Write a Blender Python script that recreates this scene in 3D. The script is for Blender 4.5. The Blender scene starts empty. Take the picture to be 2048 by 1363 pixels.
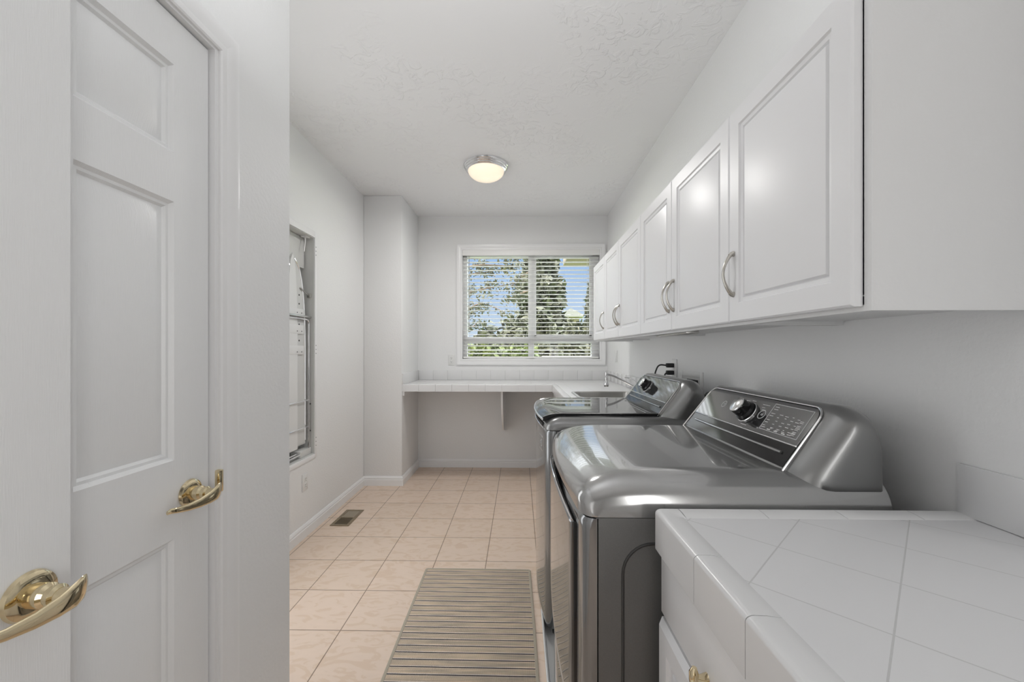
import bpy, bmesh, math, random
from mathutils import Vector, Matrix
S = bpy.context.scene
COL = S.collection
R = math.radians
PI = math.pi

# ------------------------------------------------------------------ camera
cam_d = bpy.data.cameras.new('camera')
cam_d.sensor_width = 36.0
cam_d.lens = 14.252
cam_d.shift_y = 0.00903
cam_d.clip_start = 0.01
cam_d.clip_end = 300
cam = bpy.data.objects.new('camera', cam_d)
cam.location = (0, 0, 1.264)
cam.rotation_euler = (R(90), 0, 0.01873)
COL.objects.link(cam)
S.camera = cam
# ------------------------------------------------------------------ exposure
S.view_settings.view_transform = 'Standard'
S.view_settings.look = 'None'
S.view_settings.gamma = 1
S.view_settings.use_curve_mapping = False
S.view_settings.exposure = 0.0
# ------------------------------------------------------------------ world: soft blue sky
W = bpy.data.worlds.new('sky')
S.world = W
W.use_nodes = True
nt = W.node_tree
nt.nodes.clear()
o = nt.nodes.new('ShaderNodeOutputWorld')
b = nt.nodes.new('ShaderNodeBackground')
tc = nt.nodes.new('ShaderNodeTexCoord')
sx = nt.nodes.new('ShaderNodeSeparateXYZ')
cr = nt.nodes.new('ShaderNodeValToRGB')
cr.color_ramp.elements[0].position = 0.0
cr.color_ramp.elements[0].color = (0.74, 0.86, 1.0, 1)
cr.color_ramp.elements[1].position = 0.24
cr.color_ramp.elements[1].color = (0.40, 0.62, 1.0, 1)
_e = cr.color_ramp.elements.new(0.36); _e.color = (5.0, 5.1, 5.3, 1)
_e = cr.color_ramp.elements.new(0.6); _e.color = (11.5, 11.7, 12.0, 1)      # added brightness above the window view, to light the room
nt.links.new(tc.outputs['Generated'], sx.inputs[0])
nt.links.new(sx.outputs['Z'], cr.inputs[0])
nt.links.new(cr.outputs[0], b.inputs['Color'])
b.inputs['Strength'].default_value = 0.9
nt.links.new(b.outputs[0], o.inputs[0])
# ------------------------------------------------------------------ sun and area lights
def light(name, kind, loc, rot, energy, color=(1, 1, 1), **kw):
    d = bpy.data.lights.new(name, kind)
    d.energy = energy
    d.color = color
    for k, v in kw.items():
        setattr(d, k, v)
    ob = bpy.data.objects.new(name, d)
    ob.location = loc
    ob.rotation_euler = rot
    COL.objects.link(ob)
    return ob
light('sun', 'SUN', (0, -10, 20), (R(48), 0, R(-25)), 1.6, (1, 0.95, 0.86), angle=R(1))
# two added soft fill lights behind the camera, out of view
light('fill_left', 'AREA', (-0.5, -1.3, 1.1), (R(90), 0, R(-35)), 2.4, (1, 0.995, 0.98), shape='RECTANGLE', size=0.5, size_y=1.6)
light('fill_right', 'AREA', (0.84, -0.95, 1.40), (R(90), 0, R(68)), 11.0, (1, 0.995, 0.98), shape='RECTANGLE', size=0.5, size_y=1.3)
# added side fill at the left wall, hidden round the near corner
light('fill_side', 'AREA', (-1.44, 1.9, 1.25), (0, R(-90), 0), 8.8, (0.97, 0.985, 1), shape='RECTANGLE', size=1.8, size_y=0.85)
# added upward fill above the frame, bounced off the ceiling
light('fill_uplight', 'AREA', (-0.1, 0.7, 2.02), (R(180), 0, 0), 6.2, (0.97, 0.985, 1), shape='DISK', size=0.5)

# ------------------------------------------------------------------ materials
def mat(name, col, rough=0.5, metal=0.0, spec=None, coat=0.0, bump=None, tint=None, ior=None):
    m = bpy.data.materials.new(name)
    m.use_nodes = True
    n = m.node_tree
    p = n.nodes['Principled BSDF']
    p.inputs['Base Color'].default_value = (*col, 1)
    p.inputs['Roughness'].default_value = rough
    p.inputs['Metallic'].default_value = metal
    if spec is not None: p.inputs['Specular IOR Level'].default_value = spec
    if ior: p.inputs['IOR'].default_value = ior
    if coat:
        p.inputs['Coat Weight'].default_value = coat
        p.inputs['Coat Roughness'].default_value = 0.04
    co = n.nodes.new('ShaderNodeTexCoord')
    if tint:            # small procedural colour variation
        sc, amt = tint
        no = n.nodes.new('ShaderNodeTexNoise')
        no.inputs['Scale'].default_value = sc
        no.inputs['Detail'].default_value = 4
        mx = n.nodes.new('ShaderNodeMix'); mx.data_type = 'RGBA'
        mx.inputs['A'].default_value = (*[c * (1 - amt) for c in col], 1)
        mx.inputs['B'].default_value = (*[min(1, c * (1 + amt)) for c in col], 1)
        n.links.new(co.outputs['Object'], no.inputs['Vector'])
        n.links.new(no.outputs['Fac'], mx.inputs['Factor'])
        n.links.new(mx.outputs['Result'], p.inputs['Base Color'])
    if bump:
        sc, st, dist = bump[:3]
        no = n.nodes.new('ShaderNodeTexNoise')
        no.inputs['Scale'].default_value = sc
        no.inputs['Detail'].default_value = 3
        if len(bump) > 3:
            mp = n.nodes.new('ShaderNodeMapping'); mp.inputs['Scale'].default_value = bump[3]
            n.links.new(co.outputs['Object'], mp.inputs['Vector'])
            n.links.new(mp.outputs[0], no.inputs['Vector'])
        else:
            n.links.new(co.outputs['Object'], no.inputs['Vector'])
        bp = n.nodes.new('ShaderNodeBump')
        bp.inputs['Strength'].default_value = st
        bp.inputs['Distance'].default_value = dist
        n.links.new(no.outputs['Fac'], bp.inputs['Height'])
        n.links.new(bp.outputs[0], p.inputs['Normal'])
    return m

M = {}
M['wall'] = mat('wall_paint', (0.85, 0.852, 0.852), 0.55, bump=(90, 0.25, 0.004), spec=0.3)
M['trim'] = mat('trim_paint', (0.88, 0.88, 0.885), 0.28, spec=0.5)
M['door'] = mat('door_paint', (0.86, 0.865, 0.87), 0.32, bump=(60, 0.25, 0.002, (1, 9, 0.5)))
M['cab'] = mat('cabinet_white', (0.86, 0.86, 0.87), 0.36, spec=0.5)
M['cabside'] = mat('cabinet_side', (0.80, 0.80, 0.80), 0.45, bump=(140, 0.2, 0.002))
M['blind'] = mat('blind_white', (0.93, 0.925, 0.91), 0.4)
M['vinyl'] = mat('window_vinyl', (0.93, 0.93, 0.93), 0.35)
M['tilew'] = None
M['nickel'] = mat('satin_nickel', (0.52, 0.50, 0.46), 0.28, 1.0)
M['chrome'] = mat('chrome', (0.82, 0.82, 0.83), 0.07, 1.0)
M['brass'] = mat('polished_brass', (0.74, 0.63, 0.42), 0.09, 1.0, tint=(30, 0.1))
M['steel'] = mat('stainless', (0.55, 0.54, 0.52), 0.3, 1.0)
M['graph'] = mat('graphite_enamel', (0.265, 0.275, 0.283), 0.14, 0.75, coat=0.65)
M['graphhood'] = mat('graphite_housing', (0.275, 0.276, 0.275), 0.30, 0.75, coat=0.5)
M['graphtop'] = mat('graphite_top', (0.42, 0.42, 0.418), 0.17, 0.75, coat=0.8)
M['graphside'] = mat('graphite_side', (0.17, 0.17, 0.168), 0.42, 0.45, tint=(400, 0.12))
M['graphshade'] = mat('graphite_shade', (0.075, 0.075, 0.074), 0.5, 0.3)
M['silver'] = mat('silver_trim', (0.80, 0.80, 0.80), 0.16, 1.0)
M['black'] = mat('gloss_black', (0.010, 0.010, 0.011), 0.08, 0.0, spec=0.4)
M['panel'] = mat('panel_dark', (0.035, 0.035, 0.036), 0.06, 0.0, ior=2.5)
M['glass_lid'] = mat('tinted_glass_lid', (0.10, 0.10, 0.10), 0.03, 0.0, ior=4.0)
M['ink'] = mat('panel_print', (0.62, 0.62, 0.62), 0.5)
M['dkrub'] = mat('black_rubber', (0.02, 0.02, 0.021), 0.55)
M['plastic'] = mat('white_plastic', (0.80, 0.80, 0.79), 0.35)
M['dark'] = mat('dark_slot', (0.02, 0.02, 0.02), 0.7)
M['boxwhite'] = mat('enamel_white', (0.66, 0.66, 0.645), 0.4)
M['boardcover'] = mat('board_cover', (0.75, 0.76, 0.75), 0.7, bump=(60, 0.5, 0.004))
M['ventbrown'] = mat('vent_bronze', (0.30, 0.245, 0.165), 0.38, 0.6)
M['bark'] = mat('bark', (0.16, 0.115, 0.08), 0.9, bump=(40, 0.6, 0.01))
M['lawn'] = mat('lawn_green', (0.20, 0.30, 0.07), 0.9, tint=(3, 0.35))
M['stucco'] = mat('house_stucco', (0.24, 0.19, 0.145), 0.9)
M['roof'] = mat('house_roof', (0.2, 0.19, 0.183), 0.8)
M['cord'] = M['dkrub']

def leafmat(name, c1, c2):
    m = bpy.data.materials.new(name)
    m.use_nodes = True
    n = m.node_tree
    p = n.nodes['Principled BSDF']
    p.inputs['Roughness'].default_value = 0.6
    g = n.nodes.new('ShaderNodeTexCoord')
    no = n.nodes.new('ShaderNodeTexNoise'); no.inputs['Scale'].default_value = 2.4; no.inputs['Detail'].default_value = 5
    r = n.nodes.new('ShaderNodeValToRGB')
    r.color_ramp.elements[0].position = 0.35; r.color_ramp.elements[0].color = (*c1, 1)
    r.color_ramp.elements[1].position = 0.68; r.color_ramp.elements[1].color = (*c2, 1)
    n.links.new(g.outputs['Object'], no.inputs['Vector'])
    n.links.new(no.outputs['Fac'], r.inputs[0])
    n.links.new(r.outputs[0], p.inputs['Base Color'])
    return m
M['pine'] = leafmat('pine_needles', (0.0495, 0.0594, 0.0343), (0.1386, 0.1287, 0.0660))
M['conifer'] = leafmat('conifer_green', (0.0495, 0.0568, 0.0370), (0.1155, 0.1122, 0.0693))
M['shrub'] = leafmat('shrub_green', (0.0495, 0.0594, 0.0330), (0.1254, 0.1188, 0.0660))
M['hedge'] = leafmat('hedge_green', (0.0462, 0.0726, 0.0145), (0.1386, 0.1584, 0.0396))

def glassmat():
    m = bpy.data.materials.new('window_glass')
    m.use_nodes = True
    n = m.node_tree
    n.nodes.remove(n.nodes['Principled BSDF'])
    t = n.nodes.new('ShaderNodeBsdfTransparent'); t.inputs[0].default_value = (0.96, 0.97, 0.97, 1)
    g = n.nodes.new('ShaderNodeBsdfGlossy'); g.inputs['Roughness'].default_value = 0.0
    f = n.nodes.new('ShaderNodeFresnel'); f.inputs['IOR'].default_value = 1.3
    x = n.nodes.new('ShaderNodeMixShader')
    n.links.new(f.outputs[0], x.inputs[0]); n.links.new(t.outputs[0], x.inputs[1]); n.links.new(g.outputs[0], x.inputs[2])
    n.links.new(x.outputs[0], n.nodes['Material Output'].inputs[0])
    return m
M['glass'] = glassmat()

def ceilmat():
    m = mat('ceiling_texture', (0.88, 0.88, 0.885), 0.7, spec=0.2)
    n = m.node_tree
    p = n.nodes['Principled BSDF']
    co = n.nodes.new('ShaderNodeTexCoord')
    a = n.nodes.new('ShaderNodeTexNoise'); a.inputs['Scale'].default_value = 14; a.inputs['Detail'].default_value = 5; a.inputs['Distortion'].default_value = 1.2
    r = n.nodes.new('ShaderNodeValToRGB')
    r.color_ramp.elements[0].position = 0.50; r.color_ramp.elements[1].position = 0.60
    c = n.nodes.new('ShaderNodeTexNoise'); c.inputs['Scale'].default_value = 1.7; c.inputs['Detail'].default_value = 2
    r2 = n.nodes.new('ShaderNodeValToRGB')
    r2.color_ramp.elements[0].position = 0.45; r2.color_ramp.elements[1].position = 0.62
    mu = n.nodes.new('ShaderNodeMath'); mu.operation = 'MULTIPLY'
    bp = n.nodes.new('ShaderNodeBump'); bp.inputs['Strength'].default_value = 0.55; bp.inputs['Distance'].default_value = 0.006
    n.links.new(co.outputs['Object'], a.inputs['Vector']); n.links.new(co.outputs['Object'], c.inputs['Vector'])
    n.links.new(a.outputs['Fac'], r.inputs[0]); n.links.new(c.outputs['Fac'], r2.inputs[0])
    n.links.new(r.outputs[0], mu.inputs[0]); n.links.new(r2.outputs[0], mu.inputs[1])
    n.links.new(mu.outputs[0], bp.inputs['Height']); n.links.new(bp.outputs[0], p.inputs['Normal'])
    return m
M['ceil'] = ceilmat()

def tilemat(name, size, ox, oy, grout_w, c1, c2, cg, rot=0.0, rough=0.3, veins=True, bump=0.3):
    """square tiles drawn in the horizontal plane of the object's own coordinates (objects sit at the world origin)"""
    m = bpy.data.materials.new(name)
    m.use_nodes = True
    n = m.node_tree
    p = n.nodes['Principled BSDF']
    p.inputs['Roughness'].default_value = rough
    g = n.nodes.new('ShaderNodeNewGeometry')
    mp = n.nodes.new('ShaderNodeMapping')
    mp.vector_type = 'TEXTURE'
    mp.inputs['Location'].default_value = (ox, oy, 0)
    mp.inputs['Rotation'].default_value = (0, 0, rot)
    br = n.nodes.new('ShaderNodeTexBrick')
    br.offset = 0; br.squash = 1
    br.inputs['Scale'].default_value = 1
    br.inputs['Brick Width'].default_value = size
    br.inputs['Row Height'].default_value = size
    br.inputs['Mortar Size'].default_value = grout_w
    br.inputs['Mortar Smooth'].default_value = 0.2
    br.inputs['Bias'].default_value = 0
    br.inputs['Color1'].default_value = (*c1, 1)
    br.inputs['Color2'].default_value = (*c2, 1)
    br.inputs['Mortar'].default_value = (*cg, 1)
    n.links.new(g.outputs['Position'], mp.inputs['Vector'])
    n.links.new(mp.outputs[0], br.inputs['Vector'])
    out = br.outputs['Color']
    if veins:
        no = n.nodes.new('ShaderNodeTexNoise'); no.inputs['Scale'].default_value = 7; no.inputs['Detail'].default_value = 7; no.inputs['Distortion'].default_value = 2.2
        ms = n.nodes.new('ShaderNodeMapping'); ms.inputs['Scale'].default_value = (1, 2.2, 1)
        n.links.new(g.outputs['Position'], ms.inputs['Vector']); n.links.new(ms.outputs[0], no.inputs['Vector'])
        r = n.nodes.new('ShaderNodeValToRGB')
        e = r.color_ramp.elements
        e[0].position = 0.30; e[0].color = (0.88, 0.80, 0.72, 1)
        e[1].position = 0.72; e[1].color = (1.06, 1.05, 1.05, 1)
        x = e.new(0.47); x.color = (1, 1, 1, 1)
        x = e.new(0.43); x.color = (0.90, 0.84, 0.74, 1)
        mu = n.nodes.new('ShaderNodeMix'); mu.data_type = 'RGBA'; mu.blend_type = 'MULTIPLY'
        mu.inputs['Factor'].default_value = 0.5
        n.links.new(no.outputs['Fac'], r.inputs[0])
        n.links.new(out, mu.inputs['A']); n.links.new(r.outputs[0], mu.inputs['B'])
        out = mu.outputs['Result']
    n.links.new(out, p.inputs['Base Color'])
    bp = n.nodes.new('ShaderNodeBump'); bp.inputs['Strength'].default_value = bump; bp.inputs['Distance'].default_value = 0.002
    bp.invert = True
    n.links.new(br.outputs['Fac'], bp.inputs['Height'])
    n.links.new(bp.outputs[0], p.inputs['Normal'])
    return m
M['floor'] = tilemat('floor_tile', 0.3048, 0.1055, 1.8156, 0.0026, (0.74, 0.60, 0.49), (0.78, 0.63, 0.52), (0.30, 0.22, 0.16), rough=0.42)
M['counter'] = tilemat('counter_tile_diagonal', 0.1578, 0.4585, 0.7285, 0.0012, (0.76, 0.76, 0.77), (0.77, 0.77, 0.78), (0.60, 0.60, 0.60), rot=R(45), rough=0.3, veins=False, bump=0.4)
M['tilew'] = mat('glazed_white_tile', (0.77, 0.77, 0.775), 0.25, spec=0.5)

def rugmat():
    m = bpy.data.materials.new('woven_rug')
    m.use_nodes = True
    n = m.node_tree
    p = n.nodes['Principled BSDF']
    p.inputs['Roughness'].default_value = 0.9
    co = n.nodes.new('ShaderNodeTexCoord')
    sp = n.nodes.new('ShaderNodeSeparateXYZ')
    n.links.new(co.outputs['Object'], sp.inputs[0])
    d = n.nodes.new('ShaderNodeMath'); d.operation = 'DIVIDE'; d.inputs[1].default_value = 0.0385
    f = n.nodes.new('ShaderNodeMath'); f.operation = 'FRACT'
    n.links.new(sp.outputs['Y'], d.inputs[0]); n.links.new(d.outputs[0], f.inputs[0])
    r = n.nodes.new('ShaderNodeValToRGB'); r.color_ramp.interpolation = 'CONSTANT'
    e = r.color_ramp.elements
    e[0].position = 0; e[0].color = (0.035, 0.028, 0.032, 1)
    e[1].position = 0.13; e[1].color = (0.92, 0.86, 0.80, 1)
    x = e.new(0.22); x.color = (0.60, 0.51, 0.40, 1)
    x = e.new(0.95); x.color = (0.80, 0.72, 0.64, 1)
    n.links.new(f.outputs[0], r.inputs[0])
    no = n.nodes.new('ShaderNodeTexNoise'); no.inputs['Scale'].default_value = 60; no.inputs['Detail'].default_value = 3
    mp = n.nodes.new('ShaderNodeMapping'); mp.inputs['Scale'].default_value = (0.12, 1.6, 1)
    n.links.new(co.outputs['Object'], mp.inputs[0]); n.links.new(mp.outputs[0], no.inputs['Vector'])
    r2 = n.nodes.new('ShaderNodeValToRGB')
    r2.color_ramp.elements[0].position = 0.3; r2.color_ramp.elements[0].color = (0.72, 0.72, 0.74, 1)
    r2.color_ramp.elements[1].position = 0.7; r2.color_ramp.elements[1].color = (1.2, 1.12, 1.05, 1)
    n.links.new(no.outputs['Fac'], r2.inputs[0])
    mu = n.nodes.new('ShaderNodeMix'); mu.data_type = 'RGBA'; mu.blend_type = 'MULTIPLY'; mu.inputs['Factor'].default_value = 1
    n.links.new(r.outputs[0], mu.inputs['A']); n.links.new(r2.outputs[0], mu.inputs['B'])
    # crosswise weave
    wv = n.nodes.new('ShaderNodeTexWave'); wv.inputs['Scale'].default_value = 75; wv.inputs['Distortion'].default_value = 1
    n.links.new(co.outputs['Object'], wv.inputs['Vector'])
    r3 = n.nodes.new('ShaderNodeValToRGB')
    r3.color_ramp.elements[0].color = (0.82, 0.82, 0.82, 1); r3.color_ramp.elements[1].color = (1.08, 1.08, 1.08, 1)
    n.links.new(wv.outputs['Fac'], r3.inputs[0])
    m2 = n.nodes.new('ShaderNodeMix'); m2.data_type = 'RGBA'; m2.blend_type = 'MULTIPLY'; m2.inputs['Factor'].default_value = 1
    n.links.new(mu.outputs['Result'], m2.inputs['A']); n.links.new(r3.outputs[0], m2.inputs['B'])
    n.links.new(m2.outputs['Result'], p.inputs['Base Color'])
    bp = n.nodes.new('ShaderNodeBump'); bp.inputs['Strength'].default_value = 0.5; bp.inputs['Distance'].default_value = 0.002
    n.links.new(wv.outputs['Fac'], bp.inputs['Height']); n.links.new(bp.outputs[0], p.inputs['Normal'])
    return m
M['rug'] = rugmat()
M['rugedge'] = mat('rug_binding', (0.43, 0.385, 0.31), 0.9, bump=(300, 0.5, 0.002))

def domemat():
    m = bpy.data.materials.new('frosted_dome_lit')
    m.use_nodes = True
    n = m.node_tree
    p = n.nodes['Principled BSDF']
    p.inputs['Base Color'].default_value = (0.85, 0.80, 0.72, 1)
    p.inputs['Roughness'].default_value = 0.3
    p.inputs['Emission Color'].default_value = (1.0, 0.80, 0.57, 1)
    lw = n.nodes.new('ShaderNodeLayerWeight'); lw.inputs['Blend'].default_value = 0.25
    r = n.nodes.new('ShaderNodeMapRange')
    r.inputs['From Min'].default_value = 0; r.inputs['From Max'].default_value = 0.6
    r.inputs['To Min'].default_value = 0.78; r.inputs['To Max'].default_value = 0.55
    n.links.new(lw.outputs['Facing'], r.inputs[0])
    n.links.new(r.outputs[0], p.inputs['Emission Strength'])
    return m
M['dome'] = domemat()

# ------------------------------------------------------------------ helpers
def link(name, bm, m, parent=None, origin=None, smooth=True, angle=35):
    """one mesh object from a bmesh in world coordinates; its origin goes to `origin` or to the middle of its base"""
    bmesh.ops.recalc_face_normals(bm, faces=bm.faces)
    if origin is None:
        xs = [v.co.x for v in bm.verts]; ys = [v.co.y for v in bm.verts]; zs = [v.co.z for v in bm.verts]
        origin = Vector(((min(xs) + max(xs)) / 2, (min(ys) + max(ys)) / 2, min(zs)))
    origin = Vector(origin)
    bmesh.ops.translate(bm, verts=bm.verts, vec=-origin)
    me = bpy.data.meshes.new(name)
    bm.to_mesh(me)
    bm.free()
    if smooth:
        for f in me.polygons: f.use_smooth = True
        me.set_sharp_from_angle(angle=R(angle))
    ob = bpy.data.objects.new(name, me)
    for mm in (m if isinstance(m, (list, tuple)) else [m]):
        me.materials.append(mm)
    COL.objects.link(ob)
    ob['w'] = 0
    del ob['w']
    if parent is not None:
        ob.parent = parent
        po = Vector(parent.get('_wo', (0, 0, 0)))
        ob.location = origin - po
    else:
        ob.location = origin
    WO[ob.name] = origin
    return ob
WO = {}
class _P: pass
def link_child_fix(): pass

def part(name, bm, m, parent, label=None, **k):
    """a child: positions are worked out from the parent's world origin"""
    ob = link(name, bm, m, None, **k)
    ob.parent = parent
    ob.location = WO[ob.name] - WO[parent.name]
    if label: ob['label'] = label
    return ob
def thing(name, label, cat, loc, group=None):
    ob = bpy.data.objects.new(name, None)
    ob.empty_display_size = 0.05
    ob.location = loc
    COL.objects.link(ob)
    WO[ob.name] = Vector(loc)
    ob['label'] = label; ob['category'] = cat
    if group: ob['group'] = group
    return ob
def tag(ob, label, cat, group=None):
    ob['label'] = label; ob['category'] = cat
    if group: ob['group'] = group
    return ob
def struct(name, bm, m, label=None, **k):
    ob = link(name, bm, m, **k)
    ob['kind'] = 'structure'
    if label: ob['label'] = label
    return ob
def dup(root, delta, label, group=None):
    """a copy of a thing, its parts and sub-parts, moved by delta"""
    r = root.copy(); COL.objects.link(r); r.location = root.location + Vector(delta); r['label'] = label
    if group: r['group'] = group
    for ch in list(root.children):
        c = ch.copy(); COL.objects.link(c); c.parent = r
        for g in list(ch.children):
            d = g.copy(); COL.objects.link(d); d.parent = c
    return r

def B(): return bmesh.new()
def box(bm, x0, x1, y0, y1, z0, z1, bev=0.0, seg=2):
    g = bmesh.ops.create_cube(bm, size=1.0)
    vs = g['verts']
    for v in vs:
        v.co = Vector(((x0 + x1) / 2 + v.co.x * (x1 - x0), (y0 + y1) / 2 + v.co.y * (y1 - y0), (z0 + z1) / 2 + v.co.z * (z1 - z0)))
    if bev > 0:
        es = set(e for v in vs for e in v.link_edges)
        bmesh.ops.bevel(bm, geom=list(es), offset=bev, segments=seg, profile=0.5, affect='EDGES')
    return bm
def bx(*a, **k): return box(B(), *a, **k)
def prism(bm, pts, axis, a0, a1):
    """pts: 2-D outline; extruded along axis ('x': pts are (y,z); 'y': (x,z); 'z': (x,y))"""
    def P(p, a):
        return {'x': (a, p[0], p[1]), 'y': (p[0], a, p[1]), 'z': (p[0], p[1], a)}[axis]
    A = [bm.verts.new(P(p, a0)) for p in pts]
    C = [bm.verts.new(P(p, a1)) for p in pts]
    n = len(pts)
    bm.faces.new(A); bm.faces.new(C[::-1])
    for i in range(n):
        bm.faces.new((A[i], A[(i + 1) % n], C[(i + 1) % n], C[i]))
    return bm
def tube(bm, pts, r, seg=10, cap=True, closed=False, flat=None):
    """tube through pts; r a number or list; flat=(sx,sy) squashes the section"""
    pts = [Vector(p) for p in pts]
    n = len(pts)
    rs = r if isinstance(r, (list, tuple)) else [r] * n
    rings = []
    up = None
    for i, p in enumerate(pts):
        if closed: t = pts[(i + 1) % n] - pts[i - 1]
        elif i == 0: t = pts[1] - pts[0]
        elif i == n - 1: t = pts[-1] - pts[-2]
        else: t = (pts[i + 1] - pts[i]).normalized() + (pts[i] - pts[i - 1]).normalized()
        t.normalize()
        if up is None:
            up = Vector((0, 0, 1)) if abs(t.z) < 0.9 else Vector((1, 0, 0))
        u = (up - t * up.dot(t)).normalized()
        w = t.cross(u)
        up = u
        ring = []
        for k in range(seg):
            a = 2 * PI * k / seg
            f = (1, 1)
            if flat: f = flat
            ring.append(bm.verts.new(p + (u * math.cos(a) * f[0] + w * math.sin(a) * f[1]) * rs[i]))
        rings.append(ring)
    m = n if closed else n - 1
    for i in range(m):
        a, c = rings[i], rings[(i + 1) % n]
        for k in range(seg):
            bm.faces.new((a[k], a[(k + 1) % seg], c[(k + 1) % seg], c[k]))
    if cap and not closed:
        bm.faces.new(rings[0][::-1]); bm.faces.new(rings[-1])
    return bm
def lathe(bm, prof, origin, axis=(0, 0, 1), seg=32):
    """prof: (r, h) along the axis from the origin"""
    ax = Vector(axis).normalized()
    u = ax.orthogonal().normalized(); w = ax.cross(u)
    O = Vector(origin)
    rings = []
    for r, h in prof:
        if r < 1e-6:
            rings.append([bm.verts.new(O + ax * h)])
        else:
            rings.append([bm.verts.new(O + ax * h + (u * math.cos(2 * PI * k / seg) + w * math.sin(2 * PI * k / seg)) * r) for k in range(seg)])
    for a, c in zip(rings, rings[1:]):
        if len(a) == 1 and len(c) == 1: continue
        for k in range(seg):
            k2 = (k + 1) % seg
            if len(a) == 1: bm.faces.new((a[0], c[k2], c[k]))
            elif len(c) == 1: bm.faces.new((a[k], a[k2], c[0]))
            else: bm.faces.new((a[k], a[k2], c[k2], c[k]))
    return bm
def grid(bm, f, nu, nv):
    vs = [[bm.verts.new(f(i / nu, j / nv)) for j in range(nv + 1)] for i in range(nu + 1)]
    for i in range(nu):
        for j in range(nv):
            bm.faces.new((vs[i][j], vs[i + 1][j], vs[i + 1][j + 1], vs[i][j + 1]))
    return vs
def bez(p0, p1, p2, p3, n=10):
    p0, p1, p2, p3 = map(Vector, (p0, p1, p2, p3))
    return [p0 * (1 - t) ** 3 + p1 * 3 * t * (1 - t) ** 2 + p2 * 3 * t * t * (1 - t) + p3 * t ** 3 for t in [i / n for i in range(n + 1)]]
def fillet(pts, r, n=5):
    """rounded polyline"""
    pts = [Vector(p) for p in pts]
    out = [pts[0]]
    for a, p, c in zip(pts, pts[1:], pts[2:]):
        u = (a - p); w = (c - p)
        d = min(r, u.length * 0.49, w.length * 0.49)
        A = p + u.normalized() * d; C = p + w.normalized() * d
        for i in range(n + 1):
            t = i / n
            out.append(A * (1 - t) ** 2 + p * 2 * t * (1 - t) + C * t * t)
    out.append(pts[-1])
    return out
def paneled(bm, xface, out, y0, y1, z0, z1, t, panels, prof, edge=0.003):
    """a slab standing in the YZ plane: front face at xface looking along x*out, thickness t, raised panels [(ya,yb,za,zb)]
    prof: list of (inset, depth) loops for every panel, depth negative = into the slab"""
    def P(y, z, d): return Vector((xface + out * d, y, z))
    ys = sorted(set([y0 + edge, y1 - edge] + [p[0] for p in panels] + [p[1] for p in panels]))
    zs = sorted(set([z0 + edge, z1 - edge] + [p[2] for p in panels] + [p[3] for p in panels]))
    def quad(a, c, d, e): bm.faces.new([bm.verts.new(v) for v in (a, c, d, e)])
    for i in range(len(ys) - 1):
        for j in range(len(zs) - 1):
            cy = (ys[i] + ys[i + 1]) / 2; cz = (zs[j] + zs[j + 1]) / 2
            if any(p[0] < cy < p[1] and p[2] < cz < p[3] for p in panels): continue
            quad(P(ys[i], zs[j], 0), P(ys[i + 1], zs[j], 0), P(ys[i + 1], zs[j + 1], 0), P(ys[i], zs[j + 1], 0))
    for (a, c, d, e) in panels:
        loops = [[(a + k, d + k, h), (c - k, d + k, h), (c - k, e - k, h), (a + k, e - k, h)] for k, h in prof]
        for l0, l1 in zip(loops, loops[1:]):
            for q in range(4):
                q2 = (q + 1) % 4
                quad(P(*l0[q]), P(*l0[q2]), P(*l1[q2]), P(*l1[q]))
        quad(*[P(*q) for q in loops[-1]])
    F = [(y0 + edge, z0 + edge), (y1 - edge, z0 + edge), (y1 - edge, z1 - edge), (y0 + edge, z1 - edge)]
    G = [(y0, z0), (y1, z0), (y1, z1), (y0, z1)]
    for q in range(4):
        q2 = (q + 1) % 4
        quad(P(*F[q], 0), P(*F[q2], 0), P(*G[q2], -edge), P(*G[q], -edge))
        quad(P(*G[q], -edge), P(*G[q2], -edge), P(*G[q2], -t), P(*G[q], -t))
    quad(*[P(*q, -t) for q in G])
    # split the long edges so that corners weld
    bmesh.ops.remove_doubles(bm, verts=bm.verts, dist=1e-5)
    return bm

# ------------------------------------------------------------------ room
XR, XL, XN, YF, YP, ZC = 0.945, -1.46, -0.78, 4.377, 3.77, 2.71
XP = -1.10
YB = -2.6
T = 0.12
O0 = (0, 0, 0)
struct('floor', bx(XL - 0.3, XR + T, YB - T, YF + T, -0.1, 0), M['floor'], 'peach beige square ceramic floor tiles with thin brown grout', origin=O0)
struct('ceiling', bx(XL - 0.3, XR + T, YB - T, YF + T, ZC, ZC + 0.1), M['ceil'], 'white ceiling with patchy skip trowel texture', origin=O0)
struct('wall_right', bx(XR, XR + T, YB, YF, 0, ZC), M['wall'], origin=O0)
struct('wall_back', bx(XL - 0.3, XR + T, YB - T, YB, 0, ZC), M['wall'], origin=O0)
# left wall with the recess of the ironing cabinet
IY0, IY1, IZ0, IZ1 = 2.485, 2.853, 0.530, 2.062
bm = B()
box(bm, XL - T, XL, 1.30, IY0, 0, ZC); box(bm, XL - T, XL, IY1, YF, 0, ZC)
box(bm, XL - T, XL, IY0, IY1, 0, IZ0); box(bm, XL - T, XL, IY0, IY1, IZ1, ZC)
struct('wall_left', bm, M['wall'], origin=O0)
struct('wall_pillar', bx(XL, XP, YP, YF, 0, ZC, 0.006, 3), M['wall'], 'boxed corner pillar projecting beside the far window wall', origin=O0)
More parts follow.
